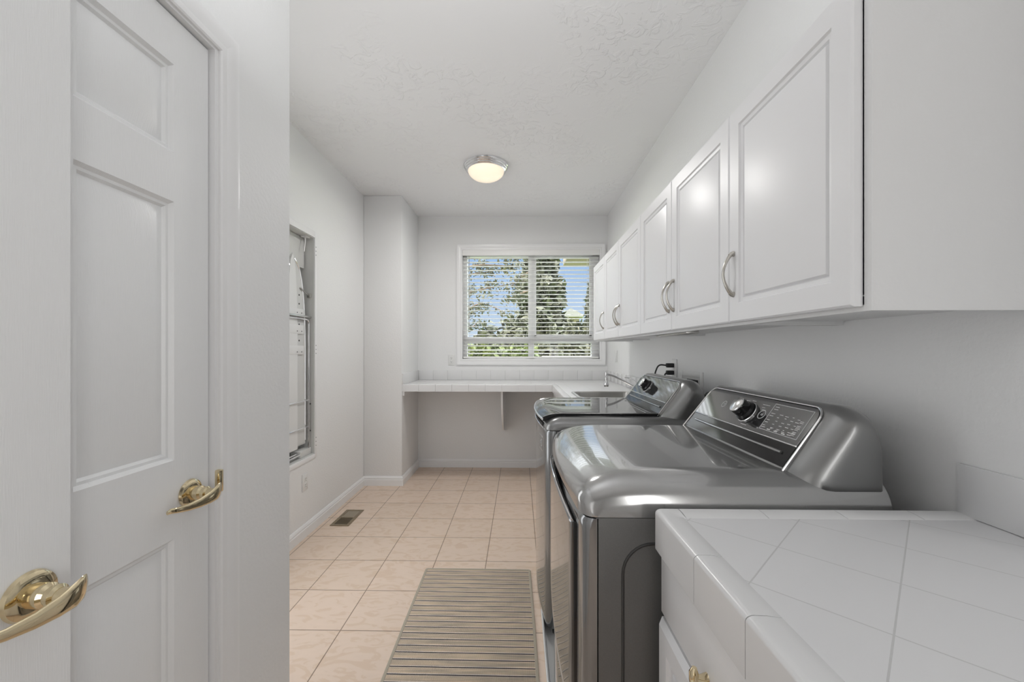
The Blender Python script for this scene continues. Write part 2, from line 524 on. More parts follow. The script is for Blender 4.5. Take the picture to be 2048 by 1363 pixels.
# far wall with window opening
WX0, WX1, WZ0, WZ1 = -0.622, 0.865, 1.165, 2.350
bm = B()
box(bm, XP - 0.36, WX0, YF, YF + 0.15, 0, ZC); box(bm, WX1, XR + T, YF, YF + 0.15, 0, ZC)
box(bm, WX0, WX1, YF, YF + 0.15, 0, WZ0); box(bm, WX0, WX1, YF, YF + 0.15, WZ1, ZC)
struct('wall_far', bm, M['wall'], origin=O0)
# near left wall with the closet door opening
DY0, DY1, DZ = 0.255, 1.022, 2.032
bm = B()
box(bm, XN - T, XN, YB, DY0 - 0.02, 0, ZC); box(bm, XN - T, XN, DY1 + 0.02, 1.36, 0, ZC)
box(bm, XN - T, XN, DY0 - 0.02, DY1 + 0.02, DZ + 0.015, ZC)
box(bm, XL, XN - T, 1.24, 1.36, 0, ZC)
struct('wall_near', bm, M['wall'], origin=O0)

def baseboard(name, p0, p1, n, m0=0, m1=0):
    """p0,p1 floor points on the wall, n direction into the room"""
    prof = [(0, 0), (0.014, 0), (0.014, 0.056), (0.010, 0.061), (0.010, 0.064), (0.0125, 0.068), (0.008, 0.082), (0.004, 0.088), (0, 0.088)]
    bm = B()
    p0, p1, n = Vector((*p0, 0)), Vector((*p1, 0)), Vector((*n, 0))
    u = (p1 - p0).normalized()
    A = [bm.verts.new(p0 - u * a * m0 + n * a + Vector((0, 0, h))) for a, h in prof]
    C = [bm.verts.new(p1 + u * a * m1 + n * a + Vector((0, 0, h))) for a, h in prof]
    k = len(prof)
    bm.faces.new(A); bm.faces.new(C[::-1])
    for i in range(k): bm.faces.new((A[i], A[(i + 1) % k], C[(i + 1) % k], C[i]))
    struct(name, bm, M['trim'], angle=25)
baseboard('baseboard_left', (XL, 1.36), (XL, YP), (1, 0))
baseboard('baseboard_pillar', (XL, YP), (XP, YP), (0, -1), 0, 1)
baseboard('baseboard_pillar_side', (XP, YP), (XP, YF), (1, 0), 1, 0)
baseboard('baseboard_far', (XP, YF), (XR, YF), (0, -1))
baseboard('baseboard_near', (XN, 1.095), (XN, 1.36), (1, 0))

# ------------------------------------------------------------------ closet door, its jamb and casing
SIX = [(0.0, 0.0), (0.007, -0.008), (0.013, -0.0085), (0.018, -0.014), (0.054, -0.003)]
def six_panels(y0, y1, z0):
    w = y1 - y0
    a = [(y0 + 0.107, y0 + w / 2 - 0.066), (y0 + w / 2 + 0.066, y1 - 0.107)]
    zz = [(0.24, 0.832), (1.012, 1.604), (1.716, 1.918)]
    return [(p, q, z0 + c, z0 + d) for p, q in a for c, d in zz]
def lever(parent, X, Y, Z, latch=1, hub_only=False):
    """brass wave lever on a round rose, blade pointing to -y"""
    bm = B()
    lathe(bm, [(0, 0.0), (0.031, 0.0), (0.033, 0.003), (0.031, 0.008), (0.026, 0.011), (0.018, 0.0125), (0.0, 0.0125)], (X, Y, Z), (1, 0, 0), 36)
    rose = part('rose', bm, M['brass'], parent)
    bm = B()
    lathe(bm, [(0.0, 0.011), (0.0165, 0.011), (0.0165, 0.03), (0.0125, 0.034), (0.0125, 0.038), (0.015, 0.040), (0.015, 0.044), (0.011, 0.047), (0.011, 0.062), (0, 0.063)], (X, Y, Z), (1, 0, 0), 28)
    part('neck', bm, M['brass'], parent)
    # blade: flattened section swept along a wave
    path = [(0.060, 0.022, 0.008, 0.0105, 0.0025), (0.064, 0.014, 0.004, 0.0165, 0.0040), (0.066, 0.002, 0.000, 0.0170, 0.0052), (0.064, -0.016, -0.005, 0.0140, 0.0050),
            (0.057, -0.038, -0.010, 0.0105, 0.0044), (0.048, -0.060, -0.012, 0.0080, 0.0038), (0.042, -0.080, -0.010, 0.0066, 0.0034), (0.041, -0.098, -0.006, 0.0060, 0.0034), (0.044, -0.110, -0.005, 0.0042, 0.0026)]
    bm = B()
    rings = []
    for dx, dy, dz, hz, hx in path:
        rings.append([bm.verts.new((X + dx + hx * math.sin(2 * PI * k / 16), Y + dy, Z + dz + hz * math.cos(2 * PI * k / 16))) for k in range(16)])
    for a, c in zip(rings, rings[1:]):
        for k in range(16): bm.faces.new((a[k], a[(k + 1) % 16], c[(k + 1) % 16], c[k]))
    bm.faces.new(rings[0]); bm.faces.new(rings[-1][::-1])
    bmesh.ops.subdivide_edges(bm, edges=[e for e in bm.edges if abs(e.verts[0].co.y - e.verts[1].co.y) > 0.004], cuts=1, smooth=1.0)
    part('lever_blade', bm, M['brass'], parent, angle=60)
XD = XN - 0.012
d1 = thing('door_1', 'closed white six panel closet door set in the near left wall', 'door', (XD, (DY0 + DY1) / 2, 0))
d1['kind'] = 'structure'
bm = B()
paneled(bm, XD, 1, DY0 + 0.003, DY1 - 0.003, 0.008, DZ - 0.003, 0.035, six_panels(DY0, DY1, 0), SIX)
part('door_leaf', bm, M['door'], d1)
lever(d1, XD, 0.957, 0.923)
bm = B()
box(bm, XN - 0.004, XN + 0.0135, DY1 + 0.0002, DY1 + 0.015, 0.900, 0.957, 0.003)
part('strike_plate', bm, M['brass'], d1, 'brass strike plate')
bm = B()   # jamb + stop
for y0, y1 in ((DY0 - 0.02, DY0), (DY1, DY1 + 0.02)):
    box(bm, XN - T, XN + 0.001, y0, y1, 0, DZ + 0.0)
box(bm, XN - T, XN + 0.001, DY0 - 0.02, DY1 + 0.02, DZ, DZ + 0.015)
part('jamb', bm, M['trim'], d1)
# casing: moulded profile as mitred strips
def casing_frame(name, m, y0, y1, ztop, w=0.058, zbot=0.0, four=False, plane='x', p0=XN, out=1, parent=None, label=None):
    prof = [(0, 0), (0.0, 0.007), (0.004, 0.010), (w * 0.28, 0.012), (w * 0.34, 0.009), (w * 0.75, 0.0155), (w * 0.9, 0.017), (w, 0.016), (w, 0)]
    bm = B()
    def P(a, z, d): return (p0 + out * d, a, z) if plane == 'x' else (a, p0 + out * d, z)
    def ring(q, h):
        pts = [(y0 - q, zbot - (q if four else 0)), (y0 - q, ztop + q), (y1 + q, ztop + q), (y1 + q, zbot - (q if four else 0))]
        return [bm.verts.new(P(a, z, h)) for a, z in pts]
    rs = [ring(q, h) for q, h in prof]
    segs = 4 if four else 3
    for a, c in zip(rs, rs[1:]):
        for k in range(segs): bm.faces.new((a[k], a[(k + 1) % 4], c[(k + 1) % 4], c[k]))
    if parent: return part(name, bm, m, parent, label, angle=20)
    return struct(name, bm, m, label, angle=20)
casing_frame('trim_1', M['trim'], DY0 - 0.006, DY1 + 0.012, DZ + 0.006, label='white moulded casing around the closet door')

# ------------------------------------------------------------------ open entry door beside the camera
XE = -0.68
d2 = thing('door_2', 'open white entry door leaf close to the camera, with a brass lever', 'door', (XE - 0.0175, 0.22, 0))
d2['kind'] = 'structure'
bm = B()
paneled(bm, XE, 1, -0.16, 0.604, 0.008, 2.03, 0.035, six_panels(-0.16, 0.604, 0), SIX)
part('door_leaf', bm, M['door'], d2)
lever(d2, XE, 0.547, 0.926)

# ------------------------------------------------------------------ window
w1 = thing('window_1', 'white framed sliding window in the far wall looking out on trees', 'window', ((WX0 + WX1) / 2, YF + 0.1, WZ0))
w1['kind'] = 'structure'
GY = YF + 0.105
def zz(z): return 1.264 + (z - 1.264) * (GY - 0.01) / 4.40
def xx(x): return x * (GY - 0.01) / 4.40
bm = B()
FX0, FX1 = WX0, WX1
for (a, c) in ((WX0, xx(-0.565)), (xx(0.775), WX1)): box(bm, a, c, GY - 0.04, GY + 0.04, WZ0, WZ1, 0.004)
box(bm, WX0, WX1, GY - 0.04, GY + 0.04, WZ1 - 0.06, WZ1, 0.004)
box(bm, WX0, WX1, GY - 0.04, GY + 0.04, WZ0, zz(1.185), 0.004)
part('window_frame', bm, M['vinyl'], w1)
part('mullion', bx(xx(0.094), xx(0.156), GY - 0.035, GY + 0.03, WZ0 + 0.01, WZ1 - 0.05, 0.004), M['vinyl'], w1)
part('transom', bx(xx(-0.57), xx(0.78), GY - 0.038, GY + 0.034, zz(1.336), zz(1.408), 0.004), M['vinyl'], w1)
bm = B()
xa, xb = xx(0.16), xx(0.775)
for z in (zz(1.415), WZ1 - 0.07):
    box(bm, xa, xb, GY - 0.028, GY + 0.0, z - 0.008, z + 0.018, 0.003)
for x in (xa + 0.008, xb - 0.012):
    box(bm, x - 0.012, x + 0.012, GY - 0.028, GY + 0.0, zz(1.415), WZ1 - 0.07, 0.003)
part('sash', bm, M['vinyl'], w1)
for nm, x0, x1, z0, z1 in (('pane', xx(-0.565), xx(0.094), zz(1.408), WZ1 - 0.06), ('pane', xx(0.156), xx(0.775), zz(1.408), WZ1 - 0.06),
                           ('pane', xx(-0.565), xx(0.094), zz(1.185), zz(1.336)), ('pane', xx(0.156), xx(0.775), zz(1.185), zz(1.336))):
    part(nm, bx(x0, x1, GY + 0.008, GY + 0.012, z0, z1), M['glass'], w1)
bm = B()   # drywall return / sill lining
box(bm, WX0 + 0.0005, WX1 - 0.0005, YF, GY - 0.04, WZ0, WZ0 + 0.006)
part('sill', bm, M['trim'], w1)
casing_frame('casing', M['trim'], WX0 + 0.004, WX1 - 0.004, WZ1 - 0.004, w=0.062, zbot=WZ0 + 0.004, four=True, plane='y', p0=YF, out=-1, parent=w1)

# blind
BY = YF + 0.03
bl = thing('window_blind', 'white horizontal slat blind lowered over the far window', 'blind', ((WX0 + WX1) / 2, BY, WZ0 + 0.02))
part('headrail', bx(WX0 + 0.012, WX1 - 0.012, BY - 0.02, BY + 0.03, WZ1 - 0.05, WZ1 - 0.008, 0.002), M['blind'], bl)
part('valance', bx(WX0 + 0.004, WX1 - 0.004, BY - 0.036, BY - 0.024, 2.285, WZ1 - 0.002, 0.004), M['blind'], bl)
bm = B()
def slat(bm, zc, tilt, x0=WX0 + 0.012, x1=WX1 - 0.012, w=0.05):
    c, s = math.cos(tilt), math.sin(tilt)
    N = 4
    top, bot = [], []
    for i in range(N + 1):
        a = (i / N - 0.5) * w
        h = 0.003 * (1 - (2 * i / N - 1) ** 2)
        for lst, dz in ((top, 0.0013), (bot, -0.0013)):
            y = BY + a * c - (h + dz) * s; z = zc + a * s + (h + dz) * c
            lst.append((y, z))
    prism(bm, top + bot[::-1], 'x', x0, x1)
zs = [2.262 - 0.0437 * k for k in range(20)]
for z in zs: slat(bm, z, R(-1))
low = [(1.389, -5), (1.350, -15), (1.312, -14), (1.267, -13), (1.229, -12)]
for z, t in low: slat(bm, z, R(t))
part('slats', bm, M['blind'], bl)
part('bottom_rail', bx(WX0 + 0.012, WX1 - 0.012, BY - 0.025, BY + 0.025, 1.176, 1.196, 0.004), M['blind'], bl)
for x in (-0.545, 0.125, 0.735):
    bm = B()
    for dy in (-0.0265, 0.0265): tube(bm, [(x, BY + dy, 1.20), (x, BY + dy, 2.30)], 0.0009, 6)
    part('ladder_cord', bm, M['blind'], bl)
bm = B(); tube(bm, [(-0.547, BY - 0.031, 2.29), (-0.549, BY - 0.031, 1.50)], 0.003, 8)
part('tilt_wand', bm, M['nickel'], bl, 'dark thin tilt wand')

# ------------------------------------------------------------------ ceiling light
LX, LY = -0.262, 3.165
cl = thing('ceiling_light', 'round flush ceiling lamp with chrome ring and lit frosted dome', 'ceiling light', (LX, LY, ZC - 0.12))
bm = B(); lathe(bm, [(0.0, 0), (0.170, 0), (0.174, -0.006), (0.172, -0.014), (0.166, -0.018), (0.168, -0.026), (0.163, -0.031), (0.158, -0.033), (0.159, -0.041), (0.152, -0.047), (0.140, -0.049), (0.138, -0.03), (0, -0.03)], (LX, LY, ZC), seg=64)
part('ring', bm, M['chrome'], cl)
bm = B(); lathe(bm, [(0.141, -0.040)] + [(0.141 * math.cos(a), -0.045 - 0.075 * math.sin(a)) for a in [i * PI / 2 / 14 for i in range(15)]][:-1] + [(0, -0.120)], (LX, LY, ZC), seg=64)
part('dome', bm, M['dome'], cl, 'glowing frosted glass dome')
light('ceiling_lamp_bulb', 'AREA', (LX, LY, ZC - 0.124), (0, 0, 0), 12.3, (1.0, 0.985, 0.96), shape='DISK', size=0.24)

# ------------------------------------------------------------------ upper cabinets
CB, CT = 1.337, 1.960
XDOOR = 0.622
CAB = [(0.0, 0.0), (0.003, -0.005), (0.013, -0.006), (0.0165, -0.012), (0.018, -0.012), (0.0215, -0.005), (0.034, -0.002)]
def bow_pull(parent, y, z0, z1, X=XDOOR):
    """satin arched pull with flared feet"""
    bm = B()
    n = 14
    pts, rs = [], []
    for i in range(n + 1):
        t = i / n
        z = z0 + (z1 - z0) * t
        h = 0.004 + 0.026 * math.sin(PI * t) ** 0.8
        pts.append((X - h, y, z)); rs.append(0.0042 + 0.0028 * abs(2 * t - 1) ** 2)
    tube(bm, pts, rs, 10, flat=(0.8, 1.25))
    for z, s in ((z0, 1), (z1, -1)):
        tube(bm, [(X + 0.0, y, z + s * 0.001), (X - 0.006, y, z + s * 0.002), (X - 0.012, y, z + s * 0.006)], [0.0085, 0.0072, 0.005], 10)
    part('handle', bm, M['nickel'], parent, 'satin nickel bow handle')
def wall_cab(y0, y1, doors, label):
    c = thing('wall_cabinet', label, 'cabinet', ((XDOOR + XR) / 2, (y0 + y1) / 2, CB), 'white wall cabinets above the washer and dryer')
    bm = B()
    XF = 0.6425
    box(bm, XF, XR, y0, y0 + 0.016, CB, CT); box(bm, XF, XR, y1 - 0.016, y1, CB, CT)
    box(bm, XF, XR, y0 + 0.016, y1 - 0.016, CB + 0.012, CB + 0.028); box(bm, XF, XR, y0 + 0.016, y1 - 0.016, CT - 0.016, CT)
    box(bm, XR - 0.006, XR, y0 + 0.016, y1 - 0.016, CB + 0.028, CT - 0.016)
    box(bm, XF, XF + 0.018, y0 + 0.016, y1 - 0.016, CB, CB + 0.03)
    part('cabinet_body', bm, M['cabside'], c)
    for a, e, hand in doors:
        bm = B()
        zt = CT
        paneled(bm, XDOOR, -1, a + 0.0015, e - 0.0015, CB + 0.009, zt, 0.02, [(a + 0.052, e - 0.052, CB + 0.062, zt - 0.052)], CAB, edge=0.004)
        d = part('door', bm, M['cab'], c)
        y = e - 0.026 if hand == 'far' else a + 0.026
        bow_pull(d, y, 1.425, 1.545)
    return c
wall_cab(0.752, 1.2165, [(0.769, 1.2165, 'far')], 'nearest white wall cabinet, single door, its side facing the camera')
wall_cab(1.2165, 2.098, [(1.2165, 1.672, 'far'), (1.672, 2.098, 'near')], 'second nearest white wall cabinet, double doors over the dryer back')
wall_cab(2.098, 2.983, [(2.098, 2.562, 'far'), (2.562, 2.983, 'near')], 'third white wall cabinet from the camera, double doors near the sink')
wall_cab(2.983, 3.425, [(2.983, 3.425, 'near')], 'farthest white wall cabinet, single narrow door beside the window')
# thin light strip hung under the second cabinet
tag(link('under_cabinet_light', bx(0.70, 0.755, 1.72, 2.09, CB - 0.004, CB + 0.012, 0.003), M['steel']), 'thin dark strip light under the wall cabinets above the dryer', 'light')

# ------------------------------------------------------------------ L-shaped tiled counter at the far end
HC = 0.942
def nosing_profile(w, top, drop, r=0.011):
    """(offset outwards negative = outer edge at 0, z) V-cap profile: outer face, rounded raised lip, inner return"""
    pts = [(0.0, top - drop), (0.0, top - r * 0.4)]
    for i in range(1, 7):
        a = PI / 2 * i / 6
        pts.append((r - r * math.cos(a), top - r * 0.4 + (r * 0.75) * math.sin(a)))
    pts += [(0.028, top + 0.0035), (w - 0.003, top + 0.001), (w, top - 0.001), (w, top - 0.012), (0.012, top - 0.012), (0.012, top - drop)]
    return pts
def cap_run(bm, p0, p1, n, joints, top, drop, w=0.05, gap=0.0016):
    """separate cap tiles along p0->p1 (world xy), n = direction inwards from the outer edge; joints = list of positions 0..1"""
    p0, p1, n = Vector(p0), Vector(p1), Vector(n)
    prof = nosing_profile(w, top, drop)
    L = (p1 - p0).length
    for a, c in zip(joints, joints[1:]):
        A0 = p0 + (p1 - p0) * (a + gap / L / 2); A1 = p0 + (p1 - p0) * (c - gap / L / 2)
        A = [bm.verts.new((A0.x + n.x * q, A0.y + n.y * q, z)) for q, z in prof]
        C = [bm.verts.new((A1.x + n.x * q, A1.y + n.y * q, z)) for q, z in prof]
        k = len(prof)
        bm.faces.new(A); bm.faces.new(C[::-1])
        for i in range(k): bm.faces.new((A[i], A[(i + 1) % k], C[(i + 1) % k], C[i]))
    return bm
YC = 3.772      # front edge of the desk run
XC = 0.303      # front edge of the sink run
dc = thing('desk_counter', 'white tiled L shaped counter under the far window', 'counter', (-0.1, 4.07, HC - 0.06))
SK = (0.405, 0.845, 2.72, 3.13)        # sink hole x0,x1,y0,y1
bm = B()
box(bm, XP, XC, YC + 0.01, YF, HC - 0.05, HC)
box(bm, XC, XR, YC + 0.01, YF, HC - 0.05, HC); box(bm, XC + 0.02, XR, SK[3], YC + 0.01, HC - 0.05, HC)
box(bm, XC + 0.02, XR, 2.52, SK[2], HC - 0.05, HC)
box(bm, XC + 0.02, SK[0], SK[2], SK[3], HC - 0.05, HC); box(bm, SK[1], XR, SK[2], SK[3], HC - 0.05, HC)
part('worktop', bm, tilemat('desk_tile', 0.1578, -0.2, 4.0, 0.0012, (0.77, 0.77, 0.775), (0.78, 0.78, 0.785), (0.62, 0.62, 0.62), rot=0, rough=0.3, veins=False), dc)
bm = B()
n = 9
cap_run(bm, (XP, YC), (XC, YC), (0, 1), [i / n for i in range(n + 1)], HC, 0.064)
part('edge_tiles', bm, M['tilew'], dc)
bm = B()
cap_run(bm, (XC, YC + 0.045), (XC, 2.52), (1, 0), [0] + [0.036 + 0.964 * i / 8 for i in range(1, 9)], HC, 0.064)
part('edge_tiles', bm, M['tilew'], dc)
bm = B()
def splash(bm, p0, p1, n, z0, z1, tw=0.157, gap=0.0010, t=0.009):
    p0, p1, n = Vector(p0), Vector(p1), Vector(n)
    L = (p1 - p0).length; u = (p1 - p0) / L
    k = max(1, round(L / tw))
    for i in range(k):
        a = p0 + u * (L * i / k + gap / 2); c = p0 + u * (L * (i + 1) / k - gap / 2)
        q = [a, c, c + n * t, a + n * t]
        x0, x1 = min(v.x for v in q), max(v.x for v in q); y0, y1 = min(v.y for v in q), max(v.y for v in q)
        box(bm, x0, x1, y0, y1, z0, z1, 0.0010, 2)
splash(bm, (XP + 0.009, YF), (XR - 0.009, YF), (0, -1), HC + 0.001, HC + 0.104)
splash(bm, (XP, YC), (XP, YF), (1, 0), HC + 0.001, HC + 0.104, tw=0.7)
splash(bm, (XR, 2.52), (XR, YF), (-1, 0), HC + 0.001, HC + 0.104)
part('backsplash', bm, M['tilew'], dc)
part('cleat', bx(XP + 0.0005, XP + 0.02, YC + 0.012, YF - 0.002, HC - 0.105, HC - 0.05, 0.002), M['trim'], dc)
# support bracket
sb = thing('shelf_bracket', 'white wooden bracket holding the desk counter below the window', 'bracket', (-0.17, YF, 0.40))
bm = B()
box(bm, -0.186, -0.150, YF - 0.018, YF, 0.40, HC - 0.064, 0.002)
part('wall_strip', bm, M['trim'], sb)
bm = B()
box(bm, -0.200, -0.145, YC + 0.09, YF - 0.018, HC - 0.064, HC - 0.0515, 0.002)
part('top_strip', bm, M['trim'], sb)
bm = B()
yf = YC + 0.10
pts = [(yf, HC - 0.064), (yf, HC - 0.085)] + [(yf + (YF - 0.018 - yf) * (1 - math.cos(PI / 2 * t)) ** 0.8 if t > 0 else yf, HC - 0.085 - (HC - 0.085 - 0.415) * math.sin(PI / 2 * t)) for t in [i / 14 for i in range(1, 15)]] + [(YF - 0.018, HC - 0.064)]
prism(bm, pts, 'x', -0.180, -0.161)
part('gusset', bm, M['trim'], sb)
# base cabinet under the sink run
sc = thing('sink_cabinet', 'white base cabinet under the sink, mostly hidden by the washer', 'cabinet', (0.63, 3.3, 0))
YS0 = 2.53
bm = B()
XQ = XR - 0.03
box(bm, 0.345, XQ, YS0, YS0 + 0.018, 0, HC - 0.052); box(bm, 0.345, XQ, 3.90, 3.918, 0, HC - 0.052)
box(bm, 0.345, XQ, YS0 + 0.018, 3.90, 0.09, 0.108); box(bm, 0.345, 0.363, YS0 + 0.018, 3.90, 0.09, HC - 0.052)
box(bm, 0.39, 0.40, YS0 + 0.018, 3.90, 0, 0.09)
part('cabinet_body', bm, M['cab'], sc)
for a, e in ((2.55, 3.215), (3.225, 3.89)):
    bm = B(); paneled(bm, 0.325, -1, a, e, 0.11, HC - 0.09, 0.019, [(a + 0.06, e - 0.06, 0.17, HC - 0.15)], CAB)
    part('door', bm, M['cab'], sc)

# sink + faucet
sk = thing('laundry_sink', 'stainless drop in sink in the white tiled counter beyond the washer', 'sink', (0.625, 2.925, HC))
bm = B()
x0, x1, y0, y1 = SK[0] - 0.012, SK[1] + 0.012, SK[2] - 0.012, SK[3] + 0.012
def rrect(x0, x1, y0, y1, r, n=6):
    out = []
    for cx, cy, a0 in ((x1 - r, y1 - r, 0), (x0 + r, y1 - r, 90), (x0 + r, y0 + r, 180), (x1 - r, y0 + r, 270)):
        for i in range(n + 1):
            a = R(a0 + 90 * i / n); out.append((cx + r * math.cos(a), cy + r * math.sin(a)))
    return out
loops = []
for d, z, r in ((0, HC + 0.001, 0.05), (0.003, HC + 0.006, 0.05), (0.02, HC + 0.006, 0.05), (0.026, HC + 0.0, 0.045), (0.028, HC - 0.02, 0.045), (0.034, HC - 0.17, 0.05), (0.06, HC - 0.19, 0.05), (0.17, HC - 0.195, 0.04)):
    loops.append([bm.verts.new((x, y, z)) for x, y in rrect(x0 + d, x1 - d, y0 + d, y1 - d, r)])
for a, c in zip(loops, loops[1:]):
    for k in range(len(a)): bm.faces.new((a[k], a[(k + 1) % len(a)], c[(k + 1) % len(a)], c[k]))
bm.faces.new(loops[-1])
part('basin', bm, M['steel'], sk, smooth=True)
bm = B(); lathe(bm, [(0, 0.003), (0.03, 0.003), (0.04, 0.0), (0.04, -0.002)], (0.625, 2.925, HC - 0.193), seg=24)
part('drain', bm, M['chrome'], sk)
fc = thing('faucet', 'chrome swing spout faucet with a hanging spray head at the sink', 'faucet', (0.89, 2.94, HC))
bm = B(); lathe(bm, [(0, 0), (0.024, 0), (0.024, 0.006), (0.017, 0.012), (0.016, 0.045), (0.012, 0.052), (0, 0.053)], (0.89, 2.94, HC), seg=24)
part('base', bm, M['chrome'], fc)
bm = B(); tube(bm, bez((0.888, 2.94, HC + 0.035), (0.80, 2.935, HC + 0.066), (0.70, 2.925, HC + 0.140), (0.63, 2.92, HC + 0.148), 14), [0.0085] * 4 + [0.0078] * 11, 12)
part('spout', bm, M['chrome'], fc)
bm = B(); lathe(bm, [(0, 0.018), (0.008, 0.018), (0.010, 0.006), (0.011, -0.006), (0.008, -0.012), (0.008, -0.022), (0.011, -0.026), (0.011, -0.034), (0.008, -0.038), (0.008, -0.042), (0.014, -0.052), (0.018, -0.066), (0.018, -0.078), (0.014, -0.084), (0, -0.084)], (0.622, 2.92, HC + 0.146), seg=20)
part('spray_head', bm, M['chrome'], fc)
bm = B(); tube(bm, bez((0.89, 2.955, HC + 0.05), (0.86, 2.965, HC + 0.10), (0.81, 2.965, HC + 0.125), (0.765, 2.965, HC + 0.122), 10), 0.0034, 8)
part('lever', bm, M['chrome'], fc)

# ------------------------------------------------------------------ near counter and its base cabinet
HN = 0.915
YN = 0.898
nc = thing('near_counter', 'white diagonal tiled countertop in the right foreground', 'counter', (0.62, 0.4, HN - 0.05))
part('worktop', bx(0.312, XR, -0.12, YN - 0.012, HN - 0.05, HN), M['counter'], nc, origin=O0)
bm = B()
js = [YN, 0.848, 0.690, 0.534, 0.377, 0.220, 0.063, -0.12]
L = YN + 0.12
cap_run(bm, (0.294, YN - 0.048), (0.294, -0.12), (1, 0), [((YN - 0.048) - y) / (YN - 0.048 + 0.12) for y in [YN - 0.048] + js[2:]], HN, 0.080)
part('edge_tiles', bm, M['tilew'], nc)
bm = B()
xs = [0.346, 0.517, 0.678, 0.833, XR - 0.0]
cap_run(bm, (0.346, YN), (XR, YN), (0, -1), [(x - 0.346) / (XR - 0.346) for x in xs], HN, 0.080)
part('edge_tiles', bm, M['tilew'], nc)
# corner cap: rounded outer corner
bm = B()
prof = nosing_profile(0.05, HN, 0.080)
rings = []
for i in range(9):
    a = PI / 2 * i / 8
    # the outer edge turns from facing -x to facing +y with a small radius about the corner
    ring = []
    for q, z in prof:
        rr = 0.016
        cx, cy = 0.294 + rr, YN - rr
        if q <= rr:
            x = cx - (rr - q) * math.cos(a); y = cy + (rr - q) * math.sin(a)
        else:
            x = 0.294 + q; y = YN - q
        ring.append(bm.verts.new((x, y, z)))
    rings.append(ring)
e0 = [bm.verts.new((0.294 + q, YN - 0.0495, z)) for q, z in prof]
e1 = [bm.verts.new((0.3445, YN - q, z)) for q, z in prof]
rings = [e0] + rings + [e1]
k = len(prof)
for a, c in zip(rings, rings[1:]):
    for i in range(k):
        q = [a[i], a[(i + 1) % k], c[(i + 1) % k], c[i]]
        bm.faces.new(q)
bmesh.ops.remove_doubles(bm, verts=bm.verts, dist=1e-5)
part('corner_tile', bm, M['tilew'], nc)
bm = B(); splash(bm, (XR, -0.12), (XR, 0.886), (-1, 0), HN + 0.001, HN + 0.108, tw=0.2)
part('backsplash', bm, M['tilew'], nc)
nb = thing('base_cabinet', 'white base cabinet with brass drawer pull under the foreground counter', 'cabinet', (0.62, 0.4, 0))
XB = 0.319
bm = B()
box(bm, XB, XQ, 0.866, 0.884, 0, HN - 0.052); box(bm, XB, XQ, -0.10, -0.082, 0, HN - 0.052)
box(bm, XB, XB + 0.02, -0.082, 0.866, 0.09, HN - 0.052); box(bm, XB + 0.02, XQ, -0.082, 0.866, 0.09, 0.108); box(bm, XB + 0.06, XB + 0.07, -0.082, 0.866, 0, 0.09)
part('cabinet_body', bm, M['cab'], nb)
dr = part('drawer', bx(XB - 0.0125, XB, 0.43, 0.8838, 0.700, HN - 0.083, 0.0015), M['cab'], nb)
bm = B(); paneled(bm, XB - 0.021, -1, 0.435, 0.882, 0.10, 0.690, 0.020, [(0.435 + 0.05, 0.882 - 0.05, 0.15, 0.64)], CAB, edge=0.010)
part('door', bm, M['cab'], nb)
bm = B(); paneled(bm, XB - 0.021, -1, -0.08, 0.430, 0.10, 0.690, 0.020, [(-0.03, 0.380, 0.15, 0.64)], CAB, edge=0.010)
part('door', bm, M['cab'], nb)
# brass bail pull: two posts with flared tips and a bowed bar
bm = B()
xq = XB - 0.0125
for y in (0.668, 0.600):
    tube(bm, [(xq, y, 0.728), (xq - 0.012, y, 0.728), (xq - 0.022, y, 0.731)], [0.009, 0.006, 0.0055], 12)
    tube(bm, [(xq - 0.021, y, 0.714), (xq - 0.022, y, 0.724), (xq - 0.022, y, 0.738), (xq - 0.021, y, 0.746)], [0.004, 0.0075, 0.0075, 0.004], 12)
tube(bm, bez((xq - 0.022, 0.668, 0.728), (xq - 0.034, 0.65, 0.716), (xq - 0.034, 0.618, 0.716), (xq - 0.022, 0.600, 0.728), 10), 0.005, 10)
part('drawer_pull', bm, M['brass'], dr, 'polished brass pull')

